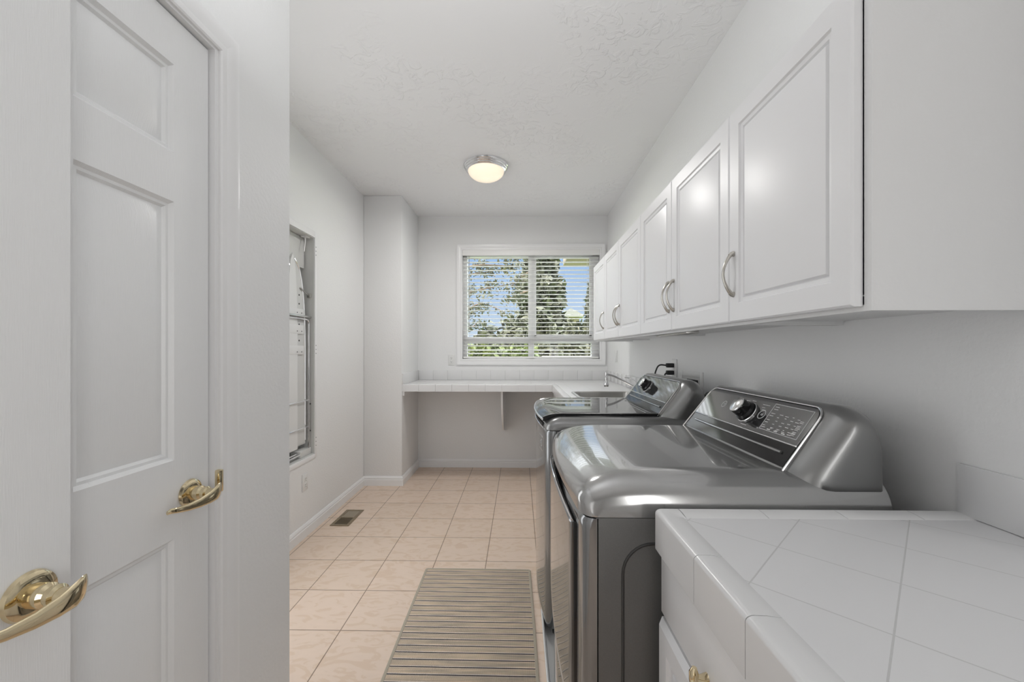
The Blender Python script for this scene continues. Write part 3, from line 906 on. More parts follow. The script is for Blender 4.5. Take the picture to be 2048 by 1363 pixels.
# ------------------------------------------------------------------ appliances
def bowf(y, y0, y1, xc, bow):
    t = (2 * y - y0 - y1) / (y1 - y0)
    return xc + bow * t * t
def q_round(d, r):
    """0 inside, 1 at the very edge: quarter-circle fall"""
    if d >= r: return 0.0
    t = 1 - max(d, 0) / r
    return 1 - math.sqrt(max(0.0, 1 - t * t))
def front_x(y, y0, y1, xc, bow, rc=0.035):
    d = min(y - y0, y1 - y)
    return bowf(y, y0, y1, xc, bow) + rc * q_round(d, rc)
def topz(x, y, P):
    """height of the pillowed worktop"""
    y0, y1, xc, bow = P['y0'], P['y1'], P['xc'], P['bow']
    df = P['Af'] * q_round(x - front_x(y, y0, y1, xc, bow), P['Rf'])
    ds = P['As'] * q_round(min(y - y0, y1 - y), P['Rs'])
    return max(P['zs'] + 0.004, P['zt'] - math.hypot(df, ds))
def worktop(P):
    bm = B()
    y0, y1 = P['y0'], P['y1']
    def S(t): return 0.5 - 0.5 * math.cos(PI * t)
    NU, NV = 44, 48
    def f(u, v):
        y = y0 + (y1 - y0) * S(v)
        xf = front_x(y, y0, y1, P['xc'], P['bow'])
        x = xf + (P['xb'] - xf) * u ** 2.0
        return Vector((x, y, topz(x, y, P)))
    vs = grid(bm, f, NU, NV)
    edge = [vs[i][0] for i in range(NU, -1, -1)] + [vs[0][j] for j in range(1, NV + 1)] + [vs[i][NV] for i in range(1, NU + 1)]
    low = []
    for v in edge:
        zb = P['zs'] + P['arch'] * max(0, 1 - ((2 * v.co.y - y0 - y1) / (y1 - y0)) ** 2) * (1 if v.co.x < P['xc'] + 0.09 else 0)
        low.append(bm.verts.new((v.co.x, v.co.y, zb)))
    for i in range(len(edge) - 1):
        bm.faces.new((edge[i], edge[i + 1], low[i + 1], low[i]))
    bm.faces.new([vs[NU][j] for j in range(NV + 1)] + [low[-1], low[0]])
    inner = [bm.verts.new((v.co.x + (0.02 if v.co.x < P['xc'] + 0.09 else 0), min(max(v.co.y, y0 + 0.02), y1 - 0.02), v.co.z)) for v in low]
    for i in range(len(low) - 1): bm.faces.new((low[i], low[i + 1], inner[i + 1], inner[i]))
    bmesh.ops.remove_doubles(bm, verts=bm.verts, dist=1e-6)
    return bm
def bow_slab(xoff, depth, y0, y1, z0, z1f, P, ny=28, nz=16, rc=0.0, taper=None, edge=0.006):
    """slab following the bowed front: y0..y1, z0..z1f(y); front at bow + xoff, going back by depth"""
    bm = B()
    def fx(y, z):
        x = bowf(y, P['y0'], P['y1'], P['xc'], P['bow']) + xoff
        d = min(y - y0, y1 - y)
        if rc: x += rc * q_round(d, rc)
        if taper and z < taper[0]: x += taper[1] * ((taper[0] - z) / taper[2]) ** 1.6
        return x
    def S(t): return 0.5 - 0.5 * math.cos(PI * t)
    def F(u, v):
        y = y0 + (y1 - y0) * S(u); zt = z1f(y); z = z0 + (zt - z0) * v
        x = fx(y, z) + edge * q_round(min(z - z0, zt - z), edge)
        return Vector((x, y, z))
    vt = [0, 0.01, 0.03] + [i / nz for i in range(1, nz)] + [0.97, 0.99, 1.0]
    vs = [[bm.verts.new(F(i / ny, t)) for t in vt] for i in range(ny + 1)]
    m = len(vt) - 1
    for i in range(ny):
        for j in range(m): bm.faces.new((vs[i][j], vs[i + 1][j], vs[i + 1][j + 1], vs[i][j + 1]))
    bk = [[bm.verts.new((bowf(P['y0'], P['y0'], P['y1'], P['xc'], P['bow']) * 0 + vs[i][j].co.x + depth, vs[i][j].co.y, vs[i][j].co.z)) for j in (0, m)] for i in range(ny + 1)]
    for i in range(ny):
        bm.faces.new((vs[i][m], vs[i + 1][m], bk[i + 1][1], bk[i][1]))
        bm.faces.new((vs[i][0], bk[i][0], bk[i + 1][0], vs[i + 1][0]))
        bm.faces.new((bk[i][0], bk[i][1], bk[i + 1][1], bk[i + 1][0]))
    for i in (0, ny):
        bm.faces.new([vs[i][j] for j in range(m + 1)] + [bk[i][1], bk[i][0]])
    return bm

class Face:
    """the reclined control face: y along the machine, v up the slope, n outwards"""
    def __init__(s, A, Bt):
        s.A = Vector((A[0], 0, A[1])); b = Vector((Bt[0], 0, Bt[1]))
        s.L = (b - s.A).length
        s.e = (b - s.A) / s.L
        s.n = Vector((-s.e.z, 0, s.e.x))
    def __call__(s, y, v, h=0.0):
        p = s.A + s.e * v + s.n * h
        return Vector((p.x, y, p.z))
    def plate(s, bm, pts, h0, h1):
        """prism on the face; pts (y,v)"""
        A = [bm.verts.new(s(y, v, h0)) for y, v in pts]; C = [bm.verts.new(s(y, v, h1)) for y, v in pts]
        n = len(pts)
        bm.faces.new(A); bm.faces.new(C[::-1])
        for i in range(n): bm.faces.new((A[i], A[(i + 1) % n], C[(i + 1) % n], C[i]))
        return bm
def console(parent, F, y0, y1, dx=0.0):
    """control housing: reclined face, rounded back, ends that roll in"""
    A0 = F(0, 0); A1 = F(0, F.L)
    outer = [(A0.x - 0.012, A0.z - 0.040), (A0.x, A0.z)]
    for i in range(1, 6): 
        t = i / 6; p = F(0, F.L * t); outer.append((p.x, p.z))
    outer += [(A1.x - 0.003, A1.z - 0.004), (A1.x + 0.006, A1.z + 0.004), (A1.x + 0.020, A1.z + 0.011), (A1.x + 0.045, A1.z + 0.012), (A1.x + 0.068, A1.z + 0.002), (A1.x + 0.084, A1.z - 0.022), (A1.x + 0.094, A1.z - 0.06), (A1.x + 0.096, A1.z - 0.11), (A1.x + 0.096, A1.z - 0.16), (A1.x + 0.096, A0.z - 0.06)]
    def inner(p):
        x, z = p
        cx, cz = A1.x + 0.062, A0.z - 0.03
        kx, kz = 0.52, 0.30
        zz_ = z if z < A0.z - 0.01 else z + (cz - z) * kz
        return (x + (cx - x) * kx, zz_)
    bm = B()
    r = 0.075
    ds = [0, 0.0015, 0.005, 0.010, 0.018, 0.028, 0.040, 0.054, 0.066, r]
    ys = [y0 + d for d in ds] + [y1 - d for d in ds[::-1]]
    rings = []
    for y in ys:
        w = q_round(min(y - y0, y1 - y), r)
        ring = []
        for p in outer:
            q = inner(p)
            ring.append(bm.verts.new((p[0] + (q[0] - p[0]) * w, y, p[1] + (q[1] - p[1]) * w)))
        rings.append(ring)
    for a, c in zip(rings, rings[1:]):
        for i in range(len(outer) - 1): bm.faces.new((a[i], a[i + 1], c[i + 1], c[i]))
        bm.faces.new((a[-1], a[0], c[0], c[-1]))
    bm.faces.new(rings[0]); bm.faces.new(rings[-1][::-1])
    return part('console', bm, M['graphhood'], parent, angle=50)
def round_top(ya, yb, v0, v1, r, n=6):
    pts = [(ya, v0), (yb, v0)]
    for i in range(n + 1):
        a = PI / 2 * i / n; pts.append((yb - r + r * math.cos(a), v1 - r + r * math.sin(a)))
    for i in range(n + 1):
        a = PI / 2 + PI / 2 * i / n; pts.append((ya + r + r * math.cos(a), v1 - r + r * math.sin(a)))
    return pts
def control_face(parent, F, ya, yb, knob_y, dryer):
    p = part
    ins = part('control_panel', F.plate(B(), round_top(ya, yb, 0.074, F.L - 0.004, 0.030), 0.0005, 0.0035), M['panel'], parent, 'dark glossy control panel')
    rec = part('lower_band', F.plate(B(), [(ya - 0.003, 0.010), (yb + 0.003, 0.010), (yb, 0.070), (ya, 0.070)], -0.001, 0.0015), M['black'], parent, 'glossy black band')
    bm = B()
    tube(bm, [F(ya + 0.03, 0.045, 0.002), F(yb - 0.04, 0.045, 0.002)], 0.0055, 8, flat=(0.7, 1))
    part('grip_ledge', bm, M['graphtop'], rec)
    bm = B()   # silver outline
    out = [(ya - 0.012, 0.002)] + [(a, v) for a, v in round_top(ya - 0.006, yb + 0.006, 0.03, F.L + 0.001, 0.036)[2:]][::-1]
    out = [(yb + 0.014, 0.002)] + round_top(ya - 0.006, yb + 0.006, 0.03, F.L + 0.001, 0.036)[2:] + [(ya - 0.014, 0.002)]
    tube(bm, [F(a, v, 0.0022) for a, v in out], 0.0026, 8)
    tube(bm, [F(ya, 0.072, 0.0025), F(yb, 0.072, 0.0025)], 0.0022, 8)
    part('silver_rim', bm, M['silver'], parent, 'bright silver outline')
    kv = 0.125
    bm = B(); lathe(bm, [(0, 0), (0.036, 0), (0.036, 0.004), (0.033, 0.006), (0, 0.006)], F(knob_y, kv, 0.003), F.n, 36)
    kb = part('knob_collar', bm, M['silver'], parent, 'chrome collar')
    bm = B(); lathe(bm, [(0.034, 0.004), (0.0335, 0.012), (0.0285, 0.018), (0.0275, 0.038), (0.0265, 0.043)], F(knob_y, kv, 0.003), F.n, 36)
    k = part('knob', bm, M['black'], parent, 'black selector knob with silver cap')
    bm = B(); lathe(bm, [(0.0268, 0.040), (0.0262, 0.046), (0.024, 0.0475), (0, 0.048)], F(knob_y, kv, 0.003), F.n, 36)
    part('knob_cap', bm, M['silver'], k)
    if dryer:
        for y, v, r in ((knob_y + 0.155, 0.133, 0.012), (knob_y - 0.066, 0.131, 0.0145)):
            bm = B(); N = 28
            tube(bm, [F(y + r * math.cos(2 * PI * i / N), v + r * math.sin(2 * PI * i / N), 0.0038) for i in range(N)], 0.0012, 6, closed=True)
            b_ = part('button_ring', bm, M['ink'], parent)
            bm = B()   # play / pause mark
            F.plate(bm, [(y + 0.002, v - 0.004), (y + 0.002, v + 0.004), (y + 0.0045, v)], 0.0036, 0.0041)
            for q in (-0.001, -0.0045): F.plate(bm, [(y + q, v - 0.004), (y + q, v + 0.004), (y + q - 0.0014, v + 0.004), (y + q - 0.0014, v - 0.004)], 0.0036, 0.0041)
            part('button_mark', bm, M['ink'], b_)
        bm = B()
        c = [(1.188, 0.174), (1.033, 0.174), (1.026, 0.088), (1.182, 0.088)]
        for a, e in zip(c, c[1:] + c[:1]):
            tube(bm, [F(*a, 0.0038), F(*e, 0.0038)], 0.0009, 6)
        part('display_frame', bm, M['ink'], parent)
        rnd = random.Random(5)
        rows = [0.164, 0.156, 0.142, 0.134, 0.120, 0.112, 0.101, 0.095]
        def dash(y, v, w, h=0.0017):
            part('printed_mark', F.plate(B(), [(y, v), (y, v + h), (y - w, v + h), (y - w, v)], 0.0036, 0.0040), M['ink'], ins, smooth=False)
        for i, v in enumerate(rows):
            dash(1.180, v, 0.012 + rnd.random() * 0.008)
            if i >= 2:
                for y in (1.145, 1.118, 1.092, 1.070):
                    dash(y - rnd.random() * 0.004, v + rnd.uniform(-0.002, 0.002), 0.006 + rnd.random() * 0.008)
            if i >= 3: dash(1.055, v + 0.004, 0.012 + rnd.random() * 0.006)
            if i >= 3: dash(1.055, v, 0.014)
        for y in (1.150, 1.120, 1.088): dash(y, 0.091, 0.014, 0.003)
        for a, v, w in ((knob_y - 0.04, 0.163, 0.035), (knob_y - 0.05, 0.146, 0.018), (knob_y - 0.045, 0.153, 0.015), (knob_y + 0.05, 0.165, 0.02), (knob_y + 0.02, 0.168, 0.02), (knob_y - 0.005, 0.083, 0.03)):
            dash(a, v, w, 0.0014)
    else:
        for y, r in ((knob_y + 0.06, 0.013),):
            bm = B(); N = 24
            tube(bm, [F(y + r * math.cos(2 * PI * i / N), 0.12 + r * math.sin(2 * PI * i / N), 0.0038) for i in range(N)], 0.001, 6, closed=True)
            part('button_ring', bm, M['ink'], parent)

def side_panels(P, parent, zb, zt):
    bm = B()
    for s in (0, 1):
        ys = (P['y0'], P['y0'] + 0.02) if s == 0 else (P['y1'] - 0.02, P['y1'])
        box(bm, P['xc'] + P['bow'] + P['sd'], P['xb'], ys[0], ys[1], zb, zt, 0.002)
    box(bm, P['xb'] - 0.02, P['xb'], P['y0'] + 0.02, P['y1'] - 0.02, zb, zt)
    box(bm, P['xc'] + P['bow'] + 0.04, P['xb'] - 0.02, P['y0'] + 0.02, P['y1'] - 0.02, zb, zb + 0.02)
    pn = part('side_panels', bm, M['graphside'], parent)
    # pressed arch line on the near side, groove shade put into a darker colour
    bm = B()
    xa, xb2, zt2, r = P['xc'] + 0.124, P['xb'] - 0.12, zt - 0.058, 0.07
    pts = [(xa, P['y0'] - 0.0002, 0.08), (xa, P['y0'] - 0.0002, zt2 - r)] + [(xa + r - r * math.cos(PI / 2 * i / 8), P['y0'] - 0.0002, zt2 - r + r * math.sin(PI / 2 * i / 8)) for i in range(1, 9)] + \
          [(xb2 - r + r * math.sin(PI / 2 * i / 8), P['y0'] - 0.0002, zt2 - r + r * math.cos(PI / 2 * i / 8)) for i in range(0, 9)] + [(xb2, P['y0'] - 0.0002, 0.08)]
    tube(bm, pts, 0.0035, 8, flat=(1, 1))
    part('pressed_arch', bm, M['graphshade'], pn)
def feet(P, parent):
    for x, y in ((P['xc'] + P['bow'] + 0.05, P['y0'] + 0.04), (P['xc'] + P['bow'] + 0.05, P['y1'] - 0.04), (P['xb'] - 0.06, P['y0'] + 0.04), (P['xb'] - 0.06, P['y1'] - 0.04)):
        bm = B(); lathe(bm, [(0, 0), (0.022, 0), (0.022, 0.012), (0.012, 0.014), (0.012, 0.035), (0, 0.035)], (x, y, 0.006), seg=16)
        part('foot', bm, M['dkrub'], parent)

# drip pan under both machines
pan = B()
px0, px1, py0, py1 = 0.100, XR - 0.004, 0.902, 2.50
pl = []
for d, z, r in ((0.006, 0.0005, 0.02), (0.003, 0.040, 0.02), (0.0, 0.046, 0.02), (0.004, 0.048, 0.02), (0.009, 0.045, 0.02), (0.016, 0.0055, 0.02)):
    pl.append([pan.verts.new((x, y, z)) for x, y in rrect(px0 + d, px1 - d, py0 + d, py1 - d, r)])
for a, c in zip(pl, pl[1:]):
    for k in range(len(a)): pan.faces.new((a[k], a[(k + 1) % len(a)], c[(k + 1) % len(a)], c[k]))
pan.faces.new(pl[-1]); pan.faces.new(pl[0][::-1])
tag(link('drip_pan', pan, M['plastic']), 'shallow white drip pan on the floor under washer and dryer', 'tray')

# ---- dryer (nearest)
D = dict(y0=0.935, y1=1.663, xc=0.113, bow=0.031, xb=0.846, zt=0.973, Af=0.062, Rf=0.17, As=0.082, Rs=0.078, zs=0.880, arch=0.026, sd=0.0325)
dy = thing('dryer', 'nearest graphite machine, a front loading dryer with knob and printed panel', 'dryer', (0.5, 1.30, 0.006))
feet(D, dy)
side_panels(D, dy, 0.035, 0.879)
part('front_panel', bow_slab(0.004, 0.007, D['y0'] + 0.0, D['y1'], 0.03, lambda y: 0.877, D, rc=0.020), M['graph'], dy)
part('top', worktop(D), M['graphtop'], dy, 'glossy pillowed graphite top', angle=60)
yd0, yd1 = 0.985, 1.612
def dtop(y):
    t = (2 * y - yd0 - yd1) / (yd1 - yd0); return 0.845 + 0.034 * (1 - t * t)
dr_ = part('door', bow_slab(-0.004, 0.03, yd0, yd1, 0.13, dtop, D, rc=0.018, taper=(0.46, 0.034, 0.26)), M['black'], dy, 'black rimmed bowed door')
part('door_face', bow_slab(-0.0085, 0.008, yd0 + 0.02, yd1 - 0.02, 0.15, lambda y: dtop(y) - 0.004, D, rc=0.006, taper=(0.46, 0.034, 0.26)), M['graph'], dr_)
bm = B()
def rim(y): return (bowf(y, D['y0'], D['y1'], D['xc'], D['bow']) - 0.0065, y, dtop(y) + 0.0008)
tube(bm, [rim(yd0 + 0.012 + (yd1 - yd0 - 0.024) * i / 30) for i in range(31)], 0.0028, 8)
part('chrome_edge', bm, M['chrome'], dr_)
FD = Face((0.640, 0.968), (0.755, 1.118))
console(dy, FD, D['y0'] + 0.014, D['y1'] - 0.014)
control_face(dy, FD, 1.013, 1.583, 1.280, True)

# ---- washer
V = dict(y0=1.775, y1=2.503, xc=0.088, bow=0.031, xb=0.850, zt=0.966, Af=0.050, Rf=0.085, As=0.040, Rs=0.050, zs=0.913, arch=0.0, sd=0.0385)
ws = thing('washer', 'farther graphite machine, a top loading washer with dark glass lid', 'washer', (0.5, 2.14, 0.006))
feet(V, ws)
side_panels(V, ws, 0.035, 0.909)
part('front_panel', bow_slab(0.0, 0.0075, V['y0'], V['y1'], 0.045, lambda y: 0.910, V, rc=0.03), M['graph'], ws)
part('top', worktop(V), M['graphhood'], ws, angle=60)
# lid: follows the top, inset from the sides
LD = dict(V); ly0, ly1 = V['y0'] + 0.062, V['y1'] - 0.062
def lid_pt(u, v, h, inset=0.0, xback=0.628):
    y = (ly0 + inset) + (ly1 - ly0 - 2 * inset) * v
    xf = front_x(y, V['y0'], V['y1'], V['xc'], V['bow']) - 0.004 + inset
    x = xf + (xback - inset - xf) * u
    z = V['zt'] - V['Af'] * 0.62 * q_round(x - xf + 0.012, 0.10)
    return Vector((x, y, z + h))
def lid_slab(h0, h1, inset, nu=26, nv=14, m=None):
    bm = B()
    t = grid(bm, lambda u, v: lid_pt(u ** 1.5, v, h1, inset), nu, nv)
    b2 = grid(bm, lambda u, v: lid_pt(u ** 1.5, v, h0, inset), nu, nv)
    for i in range(nu):
        for j in (0, nv): bm.faces.new((t[i][j], t[i + 1][j], b2[i + 1][j], b2[i][j]))
    for j in range(nv):
        for i in (0, nu): bm.faces.new((t[i][j], t[i][j + 1], b2[i][j + 1], b2[i][j]))
    return bm
lid = part('lid', lid_slab(-0.006, 0.012, 0.0), M['black'], ws, 'tinted glass lid', angle=50)
part('lid_glass', lid_slab(0.0121, 0.0145, 0.010), M['glass_lid'], lid, angle=50)
bm = B()
tube(bm, [lid_pt(0, v / 20, 0.004) - Vector((0.002, 0, 0)) for v in range(21)], 0.0055, 8)
part('lid_lip', bm, M['silver'], lid)
for q in (0, 1):
    bm = B(); tube(bm, [lid_pt(u ** 1.5, q, 0.013, 0.004) for u in [i / 20 for i in range(21)]], 0.0016, 6)
    part('lid_trim', bm, M['silver'], lid)
# handle pocket below the lid lip
bm = B()
def pk(y, z): return (front_x(y, V['y0'], V['y1'], V['xc'], V['bow']) - 0.003, y, z)
ys = [V['y0'] + 0.08 + (V['y1'] - V['y0'] - 0.16) * i / 24 for i in range(25)]
A = [bm.verts.new(pk(y, 0.919)) for y in ys]; C = [bm.verts.new(pk(y, 0.934)) for y in ys]
A2 = [bm.verts.new(Vector(pk(y, 0.919)) + Vector((0.01, 0, 0))) for y in ys]; C2 = [bm.verts.new(Vector(pk(y, 0.934)) + Vector((0.01, 0, 0))) for y in ys]
for i in range(24):
    bm.faces.new((A[i], A[i + 1], C[i + 1], C[i])); bm.faces.new((A2[i], C2[i], C2[i + 1], A2[i + 1]))
    bm.faces.new((A[i], A2[i], A2[i + 1], A[i + 1])); bm.faces.new((C[i], C[i + 1], C2[i + 1], C2[i]))
bm.faces.new((A[0], C[0], C2[0], A2[0])); bm.faces.new((A[-1], A2[-1], C2[-1], C[-1]))
part('handle_pocket', bm, M['dark'], ws)
bm = B(); tube(bm, [Vector(pk(V['y0'] + 0.05 + (V['y1'] - V['y0'] - 0.1) * i / 24, 0.916)) for i in range(25)], 0.0028, 8)
part('chrome_edge', bm, M['chrome'], ws)
# badge on the front
bm = B()
yb_ = 1.905
def fb(y, z, h): return (bowf(y, V['y0'], V['y1'], V['xc'], V['bow']) - h, y, z)
def ring_badge(h, y0, y1, z0, z1, bm):
    A = [bm.verts.new(fb(y, z, h)) for y, z in ((y0, z0), (y1, z0), (y1, z1), (y0, z1))]
    C = [bm.verts.new(fb(y, z, -0.001)) for y, z in ((y0, z0), (y1, z0), (y1, z1), (y0, z1))]
    bm.faces.new(A)
    for i in range(4): bm.faces.new((A[i], A[(i + 1) % 4], C[(i + 1) % 4], C[i]))
ring_badge(0.0015, yb_ - 0.045, yb_ + 0.045, 0.800, 0.868, bm)
bdg = part('badge', bm, M['silver'], ws, 'small silver badge')
bm = B(); ring_badge(0.002, yb_ - 0.039, yb_ + 0.039, 0.806, 0.862, bm); part('badge_field', bm, M['graph'], bdg)
bm = B()
for a, c, d, e in ((-0.026, -0.012, 0.845, 0.85), (-0.026, -0.012, 0.818, 0.823), (-0.028, -0.022, 0.828, 0.84), (0.004, 0.012, 0.828, 0.84)):
    ring_badge(0.0026, yb_ + a, yb_ + c, d, e, bm)
part('badge_mark', bm, M['ink'], bdg)
FW = Face((0.622, 0.966), (0.737, 1.117))
console(ws, FW, V['y0'] + 0.022, V['y1'] - 0.022)
control_face(ws, FW, V['y0'] + 0.078, V['y1'] - 0.080, 2.205, False)
bm = B(); tube(bm, fillet([(0.862, 1.80, 0.60), (0.885, 1.80, 0.90), (0.890, 1.83, 1.045), (0.905, 1.95, 1.060), (0.905, 2.05, 0.98), (0.89, 2.1, 0.6)], 0.05), 0.016, 12)
part('drain_hose', bm, M['dkrub'], ws, 'black corrugated hose behind the console')

# ------------------------------------------------------------------ outlets and plugs
def outlet(name, label, c, nx, ny, w=0.07, h=0.115, slots=True, blank=False, cat='outlet'):
    """wall plate at c with normal (nx,ny)"""
    t = thing(name, label, cat, (c[0], c[1], c[2] - h / 2))
    n = Vector((nx, ny, 0)); u = Vector((-ny, nx, 0))
    def place(bm):
        for v in bm.verts:
            p = v.co.copy(); v.co = Vector(c) + u * p.x + n * p.y + Vector((0, 0, p.z))
        return bm
    bm = bx(-w / 2, w / 2, 0, 0.006, -h / 2, h / 2, 0.003)
    part('cover_plate', place(bm), M['plastic'], t)
    if slots:
        for s in (1, -1):
            bm = B(); lathe(bm, [(0, 0.0085), (0.0155, 0.0085), (0.017, 0.007), (0.017, 0.004)], (0, 0, s * 0.02), (0, 1, 0), 20)
            r = part('socket', place(bm), M['plastic'], t)
            bm = B()
            box(bm, -0.0075, -0.0055, 0.0082, 0.009, s * 0.02 - 0.001, s * 0.02 + 0.008); box(bm, 0.0055, 0.0075, 0.0082, 0.009, s * 0.02 - 0.001, s * 0.02 + 0.007)
            box(bm, -0.0025, 0.0025, 0.0082, 0.009, s * 0.02 - 0.011, s * 0.02 - 0.006)
            part('slot', place(bm), M['dark'], r)
    else:
        part('rocker', place(bx(-0.016, 0.016, 0.005, 0.0095, -0.033, 0.033, 0.002)), M['plastic'], t)
    return t
outlet('wall_outlet', 'white duplex outlet low on the left wall below the ironing cabinet', (XL, 2.727, 0.370), 1, 0)
outlet('wall_outlet', 'white duplex outlet on the far wall left of the window', (-0.737, YF, 1.160), 0, -1)
outlet('light_switch', 'white wall switch plate on the right wall beyond the wall cabinets', (XR, 3.975, 1.205), -1, 0, slots=False, cat='switch')
outlet('wall_outlet', 'white outlet behind the washer with two black plugs in it', (XR, 2.485, 1.150), -1, 0, w=0.075, h=0.12)
def plug(z, label, cord_pts):
    t = thing('power_plug', label, 'plug', (XR - 0.03, 2.485, z - 0.015))
    bm = bx(XR - 0.052, XR - 0.0085, 2.470, 2.500, z - 0.013, z + 0.013, 0.005, 3)
    part('plug_body', bm, M['dkrub'], t)
    bm = B(); tube(bm, fillet(cord_pts, 0.04, 6), 0.0045, 8)
    part('cord', bm, M['dkrub'], t)
plug(1.172, 'black upper plug with its cord curving down behind the washer', [(XR - 0.05, 2.485, 1.172), (XR - 0.10, 2.485, 1.178), (XR - 0.125, 2.50, 1.10), (XR - 0.03, 2.52, 0.95), (XR - 0.02, 2.515, 0.6)])
plug(1.128, 'black lower plug in the outlet behind the washer', [(XR - 0.05, 2.485, 1.128), (XR - 0.062, 2.487, 1.115), (XR - 0.05, 2.49, 1.0), (XR - 0.04, 2.49, 0.7)])
# recessed valve box
vb = thing('valve_box', 'white washer valve box in the right wall behind the washer', 'valve box', (XR, 2.245, 1.03))
bm = B()
ya, yb_, za, zb = 2.10, 2.392, 0.985, 1.150
box(bm, XR - 0.006, XR, ya, ya + 0.03, za, zb, 0.002); box(bm, XR - 0.006, XR, yb_ - 0.03, yb_, za, zb, 0.002)
box(bm, XR - 0.006, XR, ya + 0.03, yb_ - 0.03, zb - 0.03, zb, 0.002); box(bm, XR - 0.006, XR, ya + 0.03, yb_ - 0.03, za, za + 0.02, 0.002)
part('frame', bm, M['plastic'], vb)
part('back', bx(XR - 0.002, XR - 0.0005, ya + 0.03, yb_ - 0.03, za + 0.02, zb - 0.03), M['boxwhite'], vb)
part('valve_recess', bx(XR - 0.004, XR - 0.0022, 2.16, 2.30, 1.02, 1.105, 0.0005), M['dark'], vb, 'dark opening')

# ------------------------------------------------------------------ floor register
fv = thing('floor_vent', 'small bronze floor register near the left baseboard', 'vent', (-1.297, 3.037, 0))
vx0, vx1, vy0, vy1 = -1.367, -1.229, 2.892, 3.182
bm = B()
box(bm, vx0, vx1, vy0, vy0 + 0.022, 0.0, 0.005, 0.001); box(bm, vx0, vx1, vy1 - 0.022, vy1, 0.0, 0.005, 0.001)
box(bm, vx0, vx0 + 0.022, vy0 + 0.022, vy1 - 0.022, 0.0, 0.005, 0.001); box(bm, vx1 - 0.022, vx1, vy0 + 0.022, vy1 - 0.022, 0.0, 0.005, 0.001)
box(bm, vx0 + 0.022, vx1 - 0.022, 3.030, 3.044, 0.0, 0.005, 0.001)
part('frame', bm, M['ventbrown'], fv)
bm = B()
for k in range(9):
    y = vy0 + 0.03 + k * 0.013
    box(bm, vx0 + 0.02, vx1 - 0.02, y, y + 0.004, 0.0008, 0.0042)
part('grille', bm, M['ventbrown'], fv)
part('damper', bx(vx0 + 0.02, vx1 - 0.02, 3.044, vy1 - 0.02, 0.0008, 0.003), mat('vent_bronze_light', (0.36, 0.31, 0.24), 0.5, 0.4), fv, 'lighter closed half')
part('duct', bx(vx0 + 0.02, vx1 - 0.02, vy0 + 0.02, 3.032, 0.0001, 0.0006), M['dark'], fv)

# ------------------------------------------------------------------ rug
rg = thing('rug', 'small brown beige rug with dark crosswise stripes before the machines', 'rug', (-0.232, 1.87, 0))
bm = bx(-0.295, 0.295, -0.455, 0.455, 0.0, 0.007, 0.002)
for v in bm.verts: v.co.x -= 0.022 * v.co.y
m1 = link('rug_weave', bm, M['rug'], origin=(0, 0, 0)); m1.parent = rg; m1.location = (0, 0, 0.0)
bm = B(); tube(bm, fillet([(-0.295, -0.455, 0.005), (-0.297, 0, 0.005), (-0.295, 0.453, 0.005), (0, 0.454, 0.005), (0.295, 0.453, 0.005), (0.297, 0, 0.005), (0.295, -0.453, 0.005), (0, -0.454, 0.005)], 0.008), 0.005, 8, flat=(0.8, 1.5))
for v in bm.verts: v.co.x -= 0.022 * v.co.y
m2 = link('binding', bm, M['rugedge'], origin=(0, 0, 0)); m2.parent = rg; m2.location = (0, 0, 0)
rg.rotation_euler = (0, 0, R(-0.35))

# ------------------------------------------------------------------ ironing board cabinet in the left wall
ic = thing('ironing_cabinet', 'open recessed ironing board cabinet in the left wall', 'cabinet', (XL - 0.05, 2.67, IZ0))
XBK = XL - 0.105
bm = B()
box(bm, XBK - 0.004, XBK, IY0, IY1, IZ0, IZ1)
box(bm, XBK, XL, IY0, IY0 + 0.004, IZ0, IZ1); box(bm, XBK, XL, IY1 - 0.004, IY1, IZ0, IZ1)
box(bm, XBK, XL, IY0 + 0.004, IY1 - 0.004, IZ0, IZ0 + 0.004); box(bm, XBK, XL, IY0 + 0.004, IY1 - 0.004, IZ1 - 0.004, IZ1)
part('box', bm, M['boxwhite'], ic)
bm = B()
for y0, y1, z0, z1 in ((IY0 - 0.03, IY0, IZ0 - 0.03, IZ1 + 0.045), (IY1, IY1 + 0.022, IZ0 - 0.03, IZ1 + 0.045), (IY0, IY1, IZ1, IZ1 + 0.045), (IY0, IY1, IZ0 - 0.03, IZ0)):
    box(bm, XL, XL + 0.008, y0, y1, z0, z1, 0.002)
fr = part('trim_frame', bm, M['trim'], ic)
for z in (1.97, 1.27, 0.615):
    for k in (-1, 0, 1):
        bm = B(); lathe(bm, [(0, 0.0086), (0.0035, 0.0086), (0.0035, 0.0075)], (XL, IY1 + 0.012, z + k * 0.028), (1, 0, 0), 10)
        part('hinge_hole', bm, M['dark'], fr)
part('electric_housing', bx(XBK, XL - 0.062, IY0 + 0.02, IY1 - 0.012, 1.84, IZ1 - 0.006, 0.004), M['boxwhite'], ic)
bm = B(); tube(bm, fillet([(XL - 0.035, 2.80, IZ1 - 0.006), (XL - 0.035, 2.80, 2.03), (XL - 0.03, 2.775, 1.945)], 0.01), 0.004, 8)
box(bm, XL - 0.055, XL - 0.015, 2.775, 2.825, IZ1 - 0.012, IZ1 - 0.004, 0.002)
part('latch_rod', bm, M['plastic'], ic)
